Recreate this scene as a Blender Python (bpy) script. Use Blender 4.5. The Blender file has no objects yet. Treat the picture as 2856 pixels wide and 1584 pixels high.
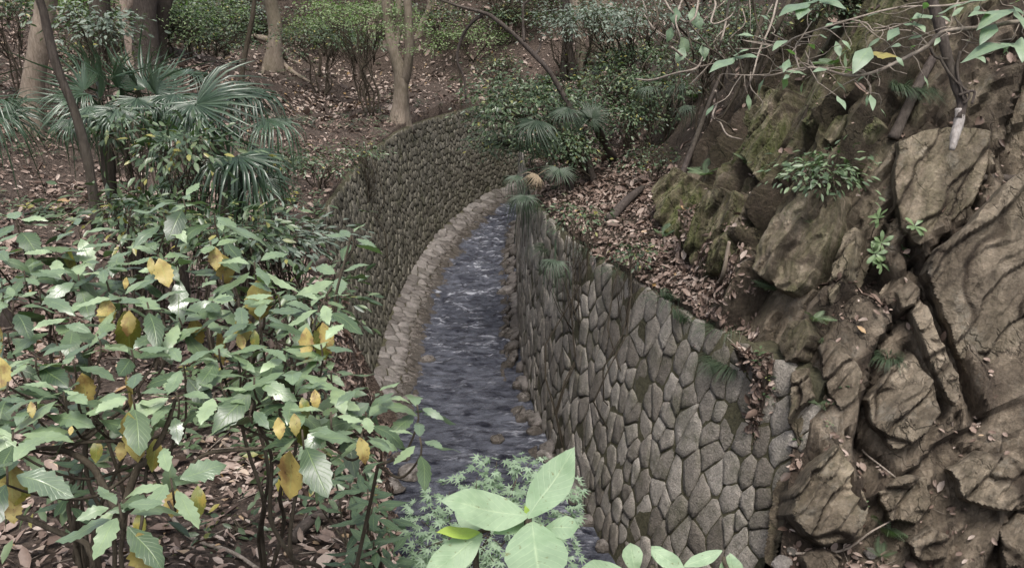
import bpy, math, random
import numpy as np
from mathutils import Vector, Matrix
from mathutils.bvhtree import BVHTree

# ------------------------------------------------------------------ camera, world, sun, exposure
SC = bpy.context.scene
COL = SC.collection
PITCH = math.radians(20.0)
CAMZ = 7.5
FPX, CU, CV = 2231.0, 1288.0, 714.5
cam_data = bpy.data.cameras.new("camera")
cam_data.sensor_width = 36.0
cam_data.lens = 36.0 * FPX / 2576.0
cam_data.clip_start, cam_data.clip_end = 0.05, 500.0
cam = bpy.data.objects.new("camera", cam_data)
cam.location = (0, 0, CAMZ)
cam.rotation_euler = (math.pi / 2 - PITCH, 0, 0)
COL.objects.link(cam)
SC.camera = cam

SUN_EL, SUN_AZ = math.radians(66), math.radians(172)      # azimuth clockwise from +y
world = bpy.data.worlds.new("World")
SC.world = world
world.use_nodes = True
wn, wl = world.node_tree.nodes, world.node_tree.links
wn.clear()
sky = wn.new("ShaderNodeTexSky")
sky.sky_type = 'NISHITA'
sky.sun_disc = False
sky.sun_elevation = SUN_EL
sky.sun_rotation = SUN_AZ
sky.air_density, sky.dust_density, sky.ozone_density = 1.0, 4.0, 1.0
hsv = wn.new("ShaderNodeHueSaturation")                    # a thin white overcast: the same sky, paler
hsv.inputs['Saturation'].default_value = 0.45
bg = wn.new("ShaderNodeBackground")
bg.inputs['Strength'].default_value = 0.12
wo = wn.new("ShaderNodeOutputWorld")
wl.new(sky.outputs[0], hsv.inputs['Color'])
wl.new(hsv.outputs[0], bg.inputs['Color'])
wl.new(bg.outputs[0], wo.inputs['Surface'])

sun_data = bpy.data.lights.new("sun", 'SUN')
sun_data.energy = 1.5
sun_data.angle = math.radians(20)
sun_data.color = (1.0, 0.96, 0.9)
sun = bpy.data.objects.new("sun", sun_data)
sun_dir = Vector((math.sin(SUN_AZ) * math.cos(SUN_EL), math.cos(SUN_AZ) * math.cos(SUN_EL), math.sin(SUN_EL)))
sun.rotation_euler = sun_dir.to_track_quat('Z', 'Y').to_euler()
sun.location = (0, 0, 30)
COL.objects.link(sun)

SC.view_settings.view_transform = 'Standard'
SC.view_settings.look = 'None'
SC.view_settings.gamma = 1.0
SC.view_settings.use_curve_mapping = False
SC.view_settings.exposure = 1.2
SC.render.engine = 'CYCLES'
SC.cycles.max_bounces = 6
SC.cycles.diffuse_bounces = 3
SC.cycles.glossy_bounces = 2
SC.cycles.transmission_bounces = 2

rng = np.random.default_rng(7)
random.seed(7)

# ------------------------------------------------------------------ small maths
SP, CP = math.sin(PITCH), math.cos(PITCH)
CAM = np.array([0.0, 0.0, CAMZ])

def ray(u, v):
    a, b = (u - CU) / FPX, (v - CV) / FPX
    return np.array([a, CP - b * SP, -(SP + b * CP)])

def P(u, v, t):
    return CAM + ray(u, v) * t

def smooth(a, b, x):
    t = np.clip((x - a) / (b - a), 0, 1)
    return t * t * (3 - 2 * t)

def _hash(i, j, k, s=0):
    h = (i.astype(np.int64) * 374761393 + j.astype(np.int64) * 668265263 + k.astype(np.int64) * 2147483647 + s * 1274126177) & 0xFFFFFFFF
    h = ((h ^ (h >> 13)) * 1274126177) & 0xFFFFFFFF
    h = ((h ^ (h >> 16)) * 2246822519) & 0xFFFFFFFF
    h = h ^ (h >> 15)
    return (h & 0xFFFFFF) / float(0xFFFFFF)

def vnoise(p, s=0):
    p = np.asarray(p, float)
    i = np.floor(p).astype(np.int64)
    f = p - i
    f = f * f * (3 - 2 * f)
    r = np.zeros(len(p))
    for dx in (0, 1):
        wx = f[:, 0] if dx else 1 - f[:, 0]
        for dy in (0, 1):
            wy = f[:, 1] if dy else 1 - f[:, 1]
            for dz in (0, 1):
                wz = f[:, 2] if dz else 1 - f[:, 2]
                r += wx * wy * wz * _hash(i[:, 0] + dx, i[:, 1] + dy, i[:, 2] + dz, s)
    return r * 2 - 1

def fbm(p, octaves=4, s=0, gain=0.5):
    p = np.asarray(p, float)
    r, a = np.zeros(len(p)), 1.0
    for o in range(octaves):
        r += a * vnoise(p * (2.03 ** o) + 17.3 * o, s + o)
        a *= gain
    return r

def worley(p, s=0):
    """F1, F2 and the offset vector and hash of the nearest cell point."""
    i = np.floor(p).astype(np.int64)
    n = len(p)
    f1, f2 = np.full(n, 9.0), np.full(n, 9.0)
    off, hh = np.zeros((n, 3)), np.zeros(n)
    for dx in (-1, 0, 1):
        for dy in (-1, 0, 1):
            for dz in (-1, 0, 1):
                a, b, c = i[:, 0] + dx, i[:, 1] + dy, i[:, 2] + dz
                q = np.stack([a + _hash(a, b, c, s), b + _hash(a, b, c, s + 11), c + _hash(a, b, c, s + 23)], 1)
                d = p - q
                m = np.sqrt((d * d).sum(1))
                near = m < f1
                f2 = np.where(near, f1, np.minimum(f2, m))
                f1 = np.where(near, m, f1)
                off[near] = d[near]
                hh[near] = _hash(a, b, c, s + 37)[near]
    return f1, f2, off, hh

def blocks(p, s, eps, fn):
    """flat faceted blocks: fn(cell hash, offset in cell), stepping sharply but continuously from block to block"""
    i = np.floor(p).astype(np.int64)
    n = len(p)
    f1, f2 = np.full(n, 9.0), np.full(n, 9.0)
    o1, o2, h1, h2 = np.zeros((n, 3)), np.zeros((n, 3)), np.zeros(n), np.zeros(n)
    for dx in (-1, 0, 1):
        for dy in (-1, 0, 1):
            for dz in (-1, 0, 1):
                a, b, c = i[:, 0] + dx, i[:, 1] + dy, i[:, 2] + dz
                q = np.stack([a + _hash(a, b, c, s), b + _hash(a, b, c, s + 11), c + _hash(a, b, c, s + 23)], 1)
                d = p - q
                m = np.sqrt((d * d).sum(1))
                h = _hash(a, b, c, s + 37)
                near = m < f1
                second = ~near & (m < f2)
                f2 = np.where(near, f1, np.where(second, m, f2))
                o2[near], h2[near] = o1[near], h1[near]
                o2[second], h2[second] = d[second], h[second]
                f1 = np.where(near, m, f1)
                o1[near], h1[near] = d[near], h[near]
    e = f2 - f1
    w = 0.5 * (1 - smooth(0, eps, e))
    return fn(h1, o1) * (1 - w) + fn(h2, o2) * w, e

def catmull(pts, n):
    """resample a polyline smoothly to n points, even in arc length"""
    pts = np.asarray(pts, float)
    if len(pts) == 2:
        return pts[0] + (pts[1] - pts[0]) * np.linspace(0, 1, n)[:, None]
    q = np.vstack([2 * pts[0] - pts[1], pts, 2 * pts[-1] - pts[-2]])
    out = []
    for k in range(len(pts) - 1):
        t = np.linspace(0, 1, 24, endpoint=False)[:, None]
        p0, p1, p2, p3 = q[k], q[k + 1], q[k + 2], q[k + 3]
        out.append(0.5 * (2 * p1 + (p2 - p0) * t + (2 * p0 - 5 * p1 + 4 * p2 - p3) * t ** 2 + (3 * p1 - p0 - 3 * p2 + p3) * t ** 3))
    c = np.vstack(out + [pts[-1:]])
    d = np.r_[0, np.cumsum(np.linalg.norm(np.diff(c, axis=0), axis=1))]
    s = np.linspace(0, d[-1], n)
    return np.stack([np.interp(s, d, c[:, k]) for k in range(c.shape[1])], 1)

def norm(v):
    v = np.asarray(v, float)
    return v / np.maximum(np.linalg.norm(v, axis=-1, keepdims=True), 1e-9)

# ------------------------------------------------------------------ object helpers
def thing(name, label, cat, loc=(0, 0, 0), group=None):
    o = bpy.data.objects.new(name, None)
    o.empty_display_size = 0.2
    COL.objects.link(o)
    o.location = tuple(float(c) for c in loc)
    o['label'], o['category'] = label, cat
    if group:
        o['group'] = group
    return o

def tag(o, label, cat, group=None):
    o['label'], o['category'] = label, cat
    if group:
        o['group'] = group
    return o

def make_mesh(name, verts, faces, smooth_shade=False, var=None, uv=None, extra=None):
    """faces: (M,k) array, or list of lists"""
    verts = np.ascontiguousarray(verts, dtype=np.float32)
    me = bpy.data.meshes.new(name)
    if isinstance(faces, np.ndarray):
        k = faces.shape[1]
        flat = np.ascontiguousarray(faces, dtype=np.int32).ravel()
        starts = np.arange(0, len(flat), k, dtype=np.int32)
    else:
        ln = np.array([len(f) for f in faces], dtype=np.int32)
        flat = np.array([i for f in faces for i in f], dtype=np.int32)
        starts = np.r_[0, np.cumsum(ln)[:-1]].astype(np.int32)
    me.vertices.add(len(verts))
    me.vertices.foreach_set('co', verts.ravel())
    me.loops.add(len(flat))
    me.loops.foreach_set('vertex_index', flat)
    me.polygons.add(len(starts))
    me.polygons.foreach_set('loop_start', starts)
    me.update(calc_edges=True)
    if smooth_shade:
        me.polygons.foreach_set('use_smooth', np.ones(len(starts), dtype=bool))
    if var is not None:
        a = me.attributes.new('var', 'FLOAT', 'POINT')
        a.data.foreach_set('value', np.ascontiguousarray(var, dtype=np.float32))
    for key, val in (extra or {}).items():
        a = me.attributes.new(key, 'FLOAT', 'POINT')
        a.data.foreach_set('value', np.ascontiguousarray(val, dtype=np.float32))
    if uv is not None:
        l = me.uv_layers.new(name='UVMap')
        l.data.foreach_set('uv', np.ascontiguousarray(np.asarray(uv, np.float32)[flat]).ravel())
    return me

def link(name, me, mat, parent=None, kind=None):
    if mat is not None and not me.materials:
        me.materials.append(mat)
    o = bpy.data.objects.new(name, me)
    COL.objects.link(o)
    if parent is not None:
        o.parent = parent
    if kind:
        o['kind'] = kind
    return o

def origin(parent):
    """world position of a parent chain of unrotated empties / meshes"""
    v = np.zeros(3)
    while parent is not None:
        v += np.array(parent.location)
        parent = parent.parent
    return v

def add(name, verts, faces, mat, parent=None, kind=None, smooth_shade=False, **kw):
    verts = np.asarray(verts, float)
    if parent is not None:
        verts = verts - origin(parent)
    return link(name, make_mesh(name, verts, faces, smooth_shade, **kw), mat, parent, kind)

def grid_faces(nr, nc):
    r, c = np.meshgrid(np.arange(nr - 1), np.arange(nc - 1), indexing='ij')
    a = (r * nc + c).ravel()
    return np.stack([a, a + 1, a + nc + 1, a + nc], 1)

def frames(pts):
    t = norm(np.gradient(pts, axis=0))
    n = np.cross(t[0], (0, 0, 1.0))
    if np.linalg.norm(n) < 0.1:
        n = np.cross(t[0], (1.0, 0, 0))
    n = norm(n)
    N, B = [], []
    for k in range(len(pts)):
        n = norm(n - t[k] * np.dot(n, t[k]))
        N.append(n)
        B.append(np.cross(t[k], n))
    return t, np.array(N), np.array(B)

def tube(pts, radii, sides=8, n=None, rough=0.0, seed=0, flare=None, cap=True):
    """tapered tube along a smoothed polyline: verts, faces (quads + cap tris)"""
    n = n or max(6, 5 * len(pts))
    c = catmull(pts, n)
    rr = np.interp(np.linspace(0, 1, n), np.linspace(0, 1, len(radii)), radii)
    t, N, B = frames(c)
    ang = np.linspace(0, 2 * math.pi, sides, endpoint=False)
    v = (c[:, None, :] + rr[:, None, None] * (np.cos(ang)[None, :, None] * N[:, None, :] + np.sin(ang)[None, :, None] * B[:, None, :])).reshape(-1, 3)
    if flare is not None:                                    # (height fraction, strength, lobes)
        hf, st, lobes = flare
        h = np.repeat(np.linspace(0, 1, n), sides)
        f = np.exp(-h / hf) * st * (0.55 + 0.45 * np.cos(np.tile(ang, n) * lobes + seed))
        ctr = np.repeat(c, sides, axis=0)
        v = ctr + (v - ctr) * (1 + f)[:, None]
    if rough:
        ctr = np.repeat(c, sides, axis=0)
        d = v - ctr
        s = 1.2 / max(rr.mean(), 1e-3)
        f = fbm(np.c_[v[:, 0] * s, v[:, 1] * s, v[:, 2] * s * 0.3] + seed * 3.1, 3, seed)
        v = ctr + d * (1 + rough * f)[:, None]
    fs = []
    for k in range(n - 1):
        for j in range(sides):
            a, b = k * sides + j, k * sides + (j + 1) % sides
            fs.append((a, b, b + sides, a + sides))
    if cap:
        fs.append(tuple(range(sides - 1, -1, -1)))
        fs.append(tuple(range((n - 1) * sides, n * sides)))
    return v, fs

def join_parts(parts):
    V, Fc, k = [], [], 0
    for v, f in parts:
        V.append(np.asarray(v))
        Fc += [tuple(i + k for i in q) for q in f]
        k += len(v)
    return np.vstack(V), Fc

# ------------------------------------------------------------------ materials
def rgb(c):
    return (c[0], c[1], c[2], 1.0)

class Mat:
    def __init__(self, name):
        self.m = bpy.data.materials.new(name)
        self.m.use_nodes = True
        self.n, self.l = self.m.node_tree.nodes, self.m.node_tree.links
        self.b = self.n['Principled BSDF']
        self.out = self.n['Material Output']
    def node(self, t, **kw):
        nd = self.n.new(t)
        for k, v in kw.items():
            if k.startswith('i_'):
                nd.inputs[k[2:].replace('_', ' ')].default_value = v
            else:
                setattr(nd, k, v)
        return nd
    def link(self, a, b):
        self.l.new(a, b)
    def coords(self, scale=(1, 1, 1), space='Generated', rot=(0, 0, 0)):
        if space == 'World':
            src = self.node('ShaderNodeNewGeometry').outputs['Position']
        else:
            src = self.node('ShaderNodeTexCoord').outputs[space]
        mp = self.node('ShaderNodeMapping')
        mp.inputs['Scale'].default_value = scale
        mp.inputs['Rotation'].default_value = rot
        self.link(src, mp.inputs['Vector'])
        return mp.outputs[0]
    def noise(self, vec, scale, detail=5, rough=0.55, dist=0.0):
        nd = self.node('ShaderNodeTexNoise')
        nd.inputs['Scale'].default_value = scale
        nd.inputs['Detail'].default_value = detail
        nd.inputs['Roughness'].default_value = rough
        nd.inputs['Distortion'].default_value = dist
        self.link(vec, nd.inputs['Vector'])
        return nd.outputs['Fac']
    def voro(self, vec, scale, feature='F1'):
        nd = self.node('ShaderNodeTexVoronoi', feature=feature)
        nd.inputs['Scale'].default_value = scale
        self.link(vec, nd.inputs['Vector'])
        return nd.outputs['Distance']
    def ramp(self, fac, stops):
        nd = self.node('ShaderNodeValToRGB')
        cr = nd.color_ramp
        while len(cr.elements) < len(stops):
            cr.elements.new(0.5)
        for e, (p, c) in zip(cr.elements, stops):
            e.position = p
            e.color = rgb(c) if hasattr(c, '__len__') else (c, c, c, 1)
        self.link(fac, nd.inputs['Fac'])
        return nd.outputs['Color']
    def mix(self, fac, a, b, mode='MIX'):
        nd = self.node('ShaderNodeMix', data_type='RGBA', blend_type=mode)
        for s, v in ((0, fac), (6, a), (7, b)):
            if hasattr(v, 'is_linked'):
                self.link(v, nd.inputs[s])
            elif s == 0:
                nd.inputs[0].default_value = v
            else:
                nd.inputs[s].default_value = rgb(v)
        return nd.outputs[2]
    def math(self, op, a, b=None, c=None):
        nd = self.node('ShaderNodeMath', operation=op)
        for k, v in enumerate((a, b, c)):
            if v is None:
                continue
            if hasattr(v, 'is_linked'):
                self.link(v, nd.inputs[k])
            else:
                nd.inputs[k].default_value = v
        return nd.outputs[0]
    def attr(self, name):
        return self.node('ShaderNodeAttribute', attribute_name=name).outputs['Fac']
    def bump(self, h, strength, dist, normal=None):
        nd = self.node('ShaderNodeBump')
        nd.inputs['Strength'].default_value = strength
        nd.inputs['Distance'].default_value = dist
        self.link(h, nd.inputs['Height'])
        if normal is not None:
            self.link(normal, nd.inputs['Normal'])
        return nd.outputs[0]
    def set(self, color=None, rough=None, spec=None, normal=None):
        for key, v in (('Base Color', color), ('Roughness', rough), ('Specular IOR Level', spec), ('Normal', normal)):
            if v is None:
                continue
            if hasattr(v, 'is_linked'):
                self.link(v, self.b.inputs[key])
            else:
                self.b.inputs[key].default_value = rgb(v) if hasattr(v, '__len__') else v
        return self

def variation(M):
    a = M.attr('var')
    r = M.node('ShaderNodeObjectInfo').outputs['Random']
    return M.math('FRACT', M.math('ADD', a, r))

def mat_soil():
    M = Mat('forest_soil')
    w = M.coords(space='World')
    n1 = M.noise(w, 1.3, 6)
    n2 = M.noise(w, 16, 6, 0.7)
    n3 = M.voro(w, 30)
    c = M.ramp(n2, [(0.3, (0.018, 0.013, 0.010)), (0.5, (0.058, 0.043, 0.034)), (0.72, (0.145, 0.112, 0.09))])
    c = M.mix(M.math('MULTIPLY', n1, 0.35), c, (0.075, 0.055, 0.045))
    h = M.math('ADD', M.math('MULTIPLY', n2, 1.0), M.math('MULTIPLY', n3, 0.8))
    M.set(c, 0.9, 0.2, M.bump(h, 0.9, 0.04))
    return M.m

def mat_rock(name, base, dark, light, moss=0.5, streak=True, cells=True):
    M = Mat(name)
    w = M.coords(space='World')
    big = M.noise(w, 0.9, 5, 0.6)
    fine = M.noise(w, 26, 8, 0.72)
    mid = M.noise(w, 5.0, 7, 0.65, 0.4)
    st = M.noise(M.coords((7.5, 9, 1.3), 'World', (0.25, -0.5, 0.3)), 1.3, 6, 0.65, 0.3)
    c = M.ramp(mid, [(0.28, dark), (0.5, base), (0.74, light)])
    c = M.mix(M.math('MULTIPLY', M.ramp(st, [(0.42, 0.0), (0.7, 1.0)]), 0.45), c, dark)
    c = M.mix(0.55, c, M.ramp(fine, [(0.3, (0.42, 0.40, 0.37)), (0.7, (1.25, 1.2, 1.14))]), 'MULTIPLY')
    wv0 = M.coords((1, 1, 0.40), 'World', (0.3, 0.55, 0.2))
    wvn = M.node('ShaderNodeTexNoise'); wvn.inputs['Scale'].default_value = 6.0; wvn.inputs['Detail'].default_value = 4
    M.link(wv0, wvn.inputs['Vector'])
    wva = M.node('ShaderNodeVectorMath', operation='MULTIPLY_ADD')
    M.link(wvn.outputs['Color'], wva.inputs[0]); wva.inputs[1].default_value = (0.10, 0.10, 0.10); M.link(wv0, wva.inputs[2])
    wv = wva.outputs[0]
    chip = M.node('ShaderNodeTexVoronoi'); chip.inputs['Scale'].default_value = 5.5
    M.link(wv, chip.inputs['Vector'])
    chip2 = M.node('ShaderNodeTexVoronoi'); chip2.inputs['Scale'].default_value = 19.0
    M.link(wv, chip2.inputs['Vector'])
    cs = M.node('ShaderNodeSeparateColor'); M.link(chip.outputs['Color'], cs.inputs[0])
    cs2 = M.node('ShaderNodeSeparateColor'); M.link(chip2.outputs['Color'], cs2.inputs[0])
    c = M.mix(0.7, c, M.ramp(cs.outputs[0], [(0.0, (0.62, 0.60, 0.58)), (1.0, (1.28, 1.28, 1.27))]), 'MULTIPLY')
    c = M.mix(0.6, c, M.ramp(cs2.outputs[0], [(0.0, (0.6, 0.6, 0.6)), (1.0, (1.3, 1.3, 1.3))]), 'MULTIPLY')
    lich = M.ramp(M.noise(w, 3.1, 8, 0.75), [(0.56, 0.0), (0.68, 1.0)])
    c = M.mix(M.math('MULTIPLY', lich, 0.4), c, (0.36, 0.34, 0.29))
    damp = M.ramp(M.noise(M.coords((2.2, 2.2, 0.5), 'World'), 1.0, 6, 0.7), [(0.50, 0.0), (0.68, 1.0)])
    c = M.mix(M.math('MULTIPLY', damp, 0.65), c, tuple(x * 0.7 for x in dark))
    v = M.attr('var')
    c = M.mix(0.7, c, M.ramp(v, [(0.0, (0.78, 0.76, 0.74)), (0.5, (1.0, 1.0, 1.0)), (1.0, (1.25, 1.22, 1.2))]), 'MULTIPLY')
    if cells:
        wc = M.coords((1, 1, 1), 'World', (0.3, 0.55, 0.2))
        wm = M.node('ShaderNodeVectorMath', operation='MULTIPLY')
        M.link(wc, wm.inputs[0]); wm.inputs[1].default_value = (3.4, 3.4, 1.1)
        wd = M.node('ShaderNodeTexNoise'); wd.inputs['Scale'].default_value = 2.5; wd.inputs['Detail'].default_value = 5
        M.link(wm.outputs[0], wd.inputs['Vector'])
        wa = M.node('ShaderNodeVectorMath', operation='MULTIPLY_ADD')
        M.link(wd.outputs['Color'], wa.inputs[0]); wa.inputs[1].default_value = (0.9, 0.9, 0.9); M.link(wm.outputs[0], wa.inputs[2])
        vd = M.voro(wa.outputs[0], 0.9, 'DISTANCE_TO_EDGE')
        lines = M.math('MULTIPLY', M.ramp(vd, [(0.0, 1.0), (0.035, 0.0)]), M.ramp(big, [(0.45, 0.0), (0.6, 1.0)]))
        c = M.mix(M.math('MULTIPLY', lines, 0.75), c, (0.03, 0.022, 0.016))
    if moss:
        ms = M.attr('moss')
        mf = M.math('MULTIPLY', M.ramp(M.math('ADD', M.math('MULTIPLY', big, 0.6), M.math('MULTIPLY', st, 0.5)), [(0.42, 0.0), (0.66, 1.0)]), M.math('MULTIPLY', ms, moss))
        mc = M.ramp(fine, [(0.3, (0.026, 0.036, 0.009)), (0.7, (0.105, 0.13, 0.03))])
        c = M.mix(mf, c, mc)
        gr = M.attr('earth_shade')                                     # earth cover, plus crevice shade painted into clefts and block edges
        c = M.mix(M.math('MULTIPLY', gr, 0.85), c, M.ramp(fine, [(0.3, (0.016, 0.011, 0.008)), (0.7, (0.06, 0.043, 0.032))]))
    h = M.math('ADD', M.math('MULTIPLY', fine, 0.7), M.math('ADD', M.math('MULTIPLY', mid, 0.8), M.math('MULTIPLY', st, 0.7)))
    h = M.math('ADD', h, M.math('ADD', M.math('MULTIPLY', cs.outputs[0], 0.9), M.math('MULTIPLY', cs2.outputs[0], 0.40)))
    if cells:
        h = M.math('SUBTRACT', h, M.math('MULTIPLY', lines, 0.6))
    M.set(c, 0.88, 0.25, M.bump(h, 1.0, 0.06))
    return M.m

def mat_stone(name, dark, base, light, moss_amt, rough=0.85, wet=False):
    M = Mat(name)
    w = M.coords(space='World')
    v = variation(M)
    fine = M.noise(w, 55, 7, 0.75)
    mid = M.noise(w, 9, 6, 0.65)
    c = M.ramp(v, [(0.0, dark), (0.45, base), (0.85, light), (1.0, tuple(x * 1.15 for x in base))])
    c = M.mix(0.8, c, M.ramp(mid, [(0.3, (0.55, 0.55, 0.52)), (0.65, (1.15, 1.12, 1.1))]), 'MULTIPLY')
    c = M.mix(0.75, c, M.ramp(fine, [(0.33, (0.35, 0.35, 0.34)), (0.62, (1.2, 1.2, 1.2))]), 'MULTIPLY')
    ms = M.ramp(M.noise(w, 2.2, 7, 0.7), [(0.50, 0.0), (0.72, 1.0)])
    c = M.mix(M.math('MULTIPLY', ms, moss_amt), c, M.ramp(fine, [(0.3, (0.02, 0.022, 0.009)), (0.7, (0.07, 0.075, 0.028))]))
    if wet:                                                     # dark and shiny where the stream wets it
        sx = M.node('ShaderNodeSeparateXYZ')
        M.link(M.node('ShaderNodeNewGeometry').outputs['Position'], sx.inputs[0])
        wz = M.math('ADD', sx.outputs['Z'], M.math('MULTIPLY', M.math('SUBTRACT', mid, 0.5), 0.30))
        wf = M.ramp(wz, [(0.07, 1.0), (0.15, 0.0)])
        c = M.mix(M.math('MULTIPLY', wf, 0.8), c, M.ramp(mid, [(0.3, (0.025, 0.021, 0.017)), (0.7, (0.085, 0.07, 0.055))]))
        rough = M.math('SUBTRACT', rough, M.math('MULTIPLY', wf, 0.4))
    pit = M.voro(w, 38)
    h = M.math('ADD', M.math('MULTIPLY', fine, 0.8), M.math('ADD', mid, M.math('MULTIPLY', pit, 0.35)))
    M.set(c, rough, 0.3, M.bump(h, 1.0, 0.03))
    return M.m

def mat_plain(name, dark, light, scale, rough=0.85, bump=0.6, dist=0.01, spec=0.25):
    M = Mat(name)
    w = M.coords(space='World')
    n = M.noise(w, scale, 7, 0.7)
    n2 = M.noise(w, scale * 0.13, 4, 0.6)
    c = M.ramp(n, [(0.3, dark), (0.7, light)])
    c = M.mix(0.5, c, M.ramp(n2, [(0.3, (0.6, 0.6, 0.6)), (0.7, (1.25, 1.25, 1.25))]), 'MULTIPLY')
    M.set(c, rough, spec, M.bump(n, bump, dist))
    return M.m

def mat_bark(name, dark, base, light, moss=0.0, blotch=0.5):
    M = Mat(name)
    w = M.coords((1, 1, 0.22), 'World')
    w2 = M.coords((1, 1, 0.6), 'World')
    n = M.noise(w, 34, 7, 0.7, 0.4)
    b = M.noise(w2, 2.6, 5, 0.65)
    c = M.ramp(n, [(0.28, dark), (0.5, base), (0.75, light)])
    c = M.mix(blotch, c, M.ramp(b, [(0.3, (0.5, 0.48, 0.46)), (0.55, (1, 1, 1)), (0.75, (1.4, 1.36, 1.32))]), 'MULTIPLY')
    if moss:
        c = M.mix(M.math('MULTIPLY', M.ramp(M.noise(w2, 1.1, 5), [(0.45, 0.0), (0.65, 1.0)]), moss), c, (0.05, 0.055, 0.02))
    M.set(c, 0.9, 0.2, M.bump(n, 0.8, 0.02))
    return M.m

def mat_leaf(name, stops, rough=0.38, trans=0.25, veins=True, spots=None, spec=0.5, tint=(0.5, 0.85, 0.18), vcol=(0.32, 0.42, 0.16), vamt=0.32):
    M = Mat(name)
    v = variation(M)
    c = M.ramp(v, stops)
    uvn = M.node('ShaderNodeTexCoord').outputs['UV']
    hgt = None
    if veins:
        sx = M.node('ShaderNodeSeparateXYZ')
        M.link(uvn, sx.inputs[0])
        av = M.math('ABSOLUTE', M.math('SUBTRACT', sx.outputs['Y'], 0.5))
        mid = M.math('SUBTRACT', 1.0, M.math('MULTIPLY', av, 26))
        lat = M.math('SINE', M.math('MULTIPLY', M.math('SUBTRACT', sx.outputs['X'], M.math('MULTIPLY', av, 0.55)), 58))
        lat = M.math('SUBTRACT', lat, 0.8)
        f = M.math('MAXIMUM', M.math('MAXIMUM', mid, 0.0), M.math('MULTIPLY', M.math('MAXIMUM', lat, 0.0), 2.2))
        f = M.math('MINIMUM', f, 1.0)
        c = M.mix(M.math('MULTIPLY', f, vamt), c, vcol)
        hgt = f
    blot = M.noise(M.coords(space='World'), 24, 5, 0.65)
    c = M.mix(0.5, c, M.ramp(blot, [(0.3, (0.6, 0.62, 0.6)), (0.7, (1.25, 1.22, 1.2))]), 'MULTIPLY')
    if spots:
        obj = M.coords(space='Object')
        r = M.node('ShaderNodeObjectInfo').outputs['Random']
        off = M.node('ShaderNodeVectorMath', operation='ADD')
        M.link(obj, off.inputs[0])
        cmb = M.node('ShaderNodeCombineXYZ')
        M.link(M.math('MULTIPLY', r, 40.0), cmb.inputs[0])
        M.link(cmb.outputs[0], off.inputs[1])
        sp = M.noise(off.outputs[0], 9.0, 5, 0.7)
        big = M.noise(off.outputs[0], 2.0, 3, 0.6)
        c = M.mix(M.ramp(big, [(0.5, 0.0), (0.66, 0.8)]), c, spots[1])
        c = M.mix(M.ramp(sp, [(0.60, 0.0), (0.68, 1.0)]), c, spots[0])
    M.set(c, rough, spec)
    if hgt is not None:
        M.link(M.bump(M.math('ADD', hgt, M.math('MULTIPLY', blot, 0.8)), 0.25, 0.004), M.b.inputs['Normal'])
    if trans:
        tr = M.node('ShaderNodeBsdfTranslucent')
        tc = M.mix(1.0, c, tuple(x * 1.6 for x in tint), 'MULTIPLY')
        M.link(tc, tr.inputs['Color'])
        mx = M.node('ShaderNodeMixShader')
        mx.inputs[0].default_value = trans
        M.link(M.b.outputs[0], mx.inputs[1])
        M.link(tr.outputs[0], mx.inputs[2])
        M.link(mx.outputs[0], M.out.inputs['Surface'])
    return M.m

def mat_water():
    M = Mat('stream_water')
    w = M.coords(space='World')
    ws = M.coords((0.42, 1.0, 1.0), 'World')
    n1 = M.noise(ws, 9, 6, 0.62, 0.6)
    n2 = M.noise(w, 34, 5, 0.65, 0.5)
    deep = M.ramp(M.noise(ws, 5.5, 7, 0.7, 0.5), [(0.36, (0.014, 0.015, 0.024)), (0.64, (0.135, 0.142, 0.172))])  # sky reflection painted into the water colour as pale blue-grey mottling
    fo = M.attr('foam')
    ff = M.math('MULTIPLY', M.ramp(n1, [(0.50, 0.0), (0.66, 1.0)]), fo)
    c = M.mix(ff, deep, (0.55, 0.56, 0.62))
    h = M.math('ADD', n1, M.math('MULTIPLY', n2, 0.75))
    M.set(c, M.math('ADD', 0.045, M.math('MULTIPLY', ff, 0.4)), 0.6, M.bump(h, 1.0, 0.10))
    M.b.inputs['IOR'].default_value = 1.33
    return M.m

def mat_litter():
    M = Mat('dead_leaf')
    v = variation(M)
    c = M.ramp(v, [(0.0, (0.034, 0.022, 0.016)), (0.3, (0.095, 0.063, 0.048)), (0.55, (0.19, 0.135, 0.108)),
                   (0.78, (0.28, 0.215, 0.18)), (0.94, (0.38, 0.315, 0.27)), (1.0, (0.28, 0.17, 0.06))])
    n = M.noise(M.coords(space='World'), 40, 4)
    c = M.mix(0.5, c, M.ramp(n, [(0.3, (0.6, 0.6, 0.6)), (0.7, (1.2, 1.2, 1.2))]), 'MULTIPLY')
    M.set(c, 0.55, 0.3)
    return M.m
# ------------------------------------------------------------------ lie of the land
# stream walls: foot of each wall (plan), its height and batter
L_BASE = np.array([(-2.5, 12.6), (-2.58, 14.0), (-2.62, 16.0), (-2.63, 19.1), (-2.2, 23.8), (-1.36, 27.3), (-0.51, 29.4), (1.0, 31.3), (4.0, 33.6)])
R_BASE = np.array([(2.5, 7.35), (2.02, 8.25), (1.42, 9.68), (0.72, 12.46), (0.35, 14.5), (0.2, 16.3), (0.14, 20.0), (0.14, 24.4), (0.32, 28.0), (1.2, 30.2), (4.0, 32.3)])

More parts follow.
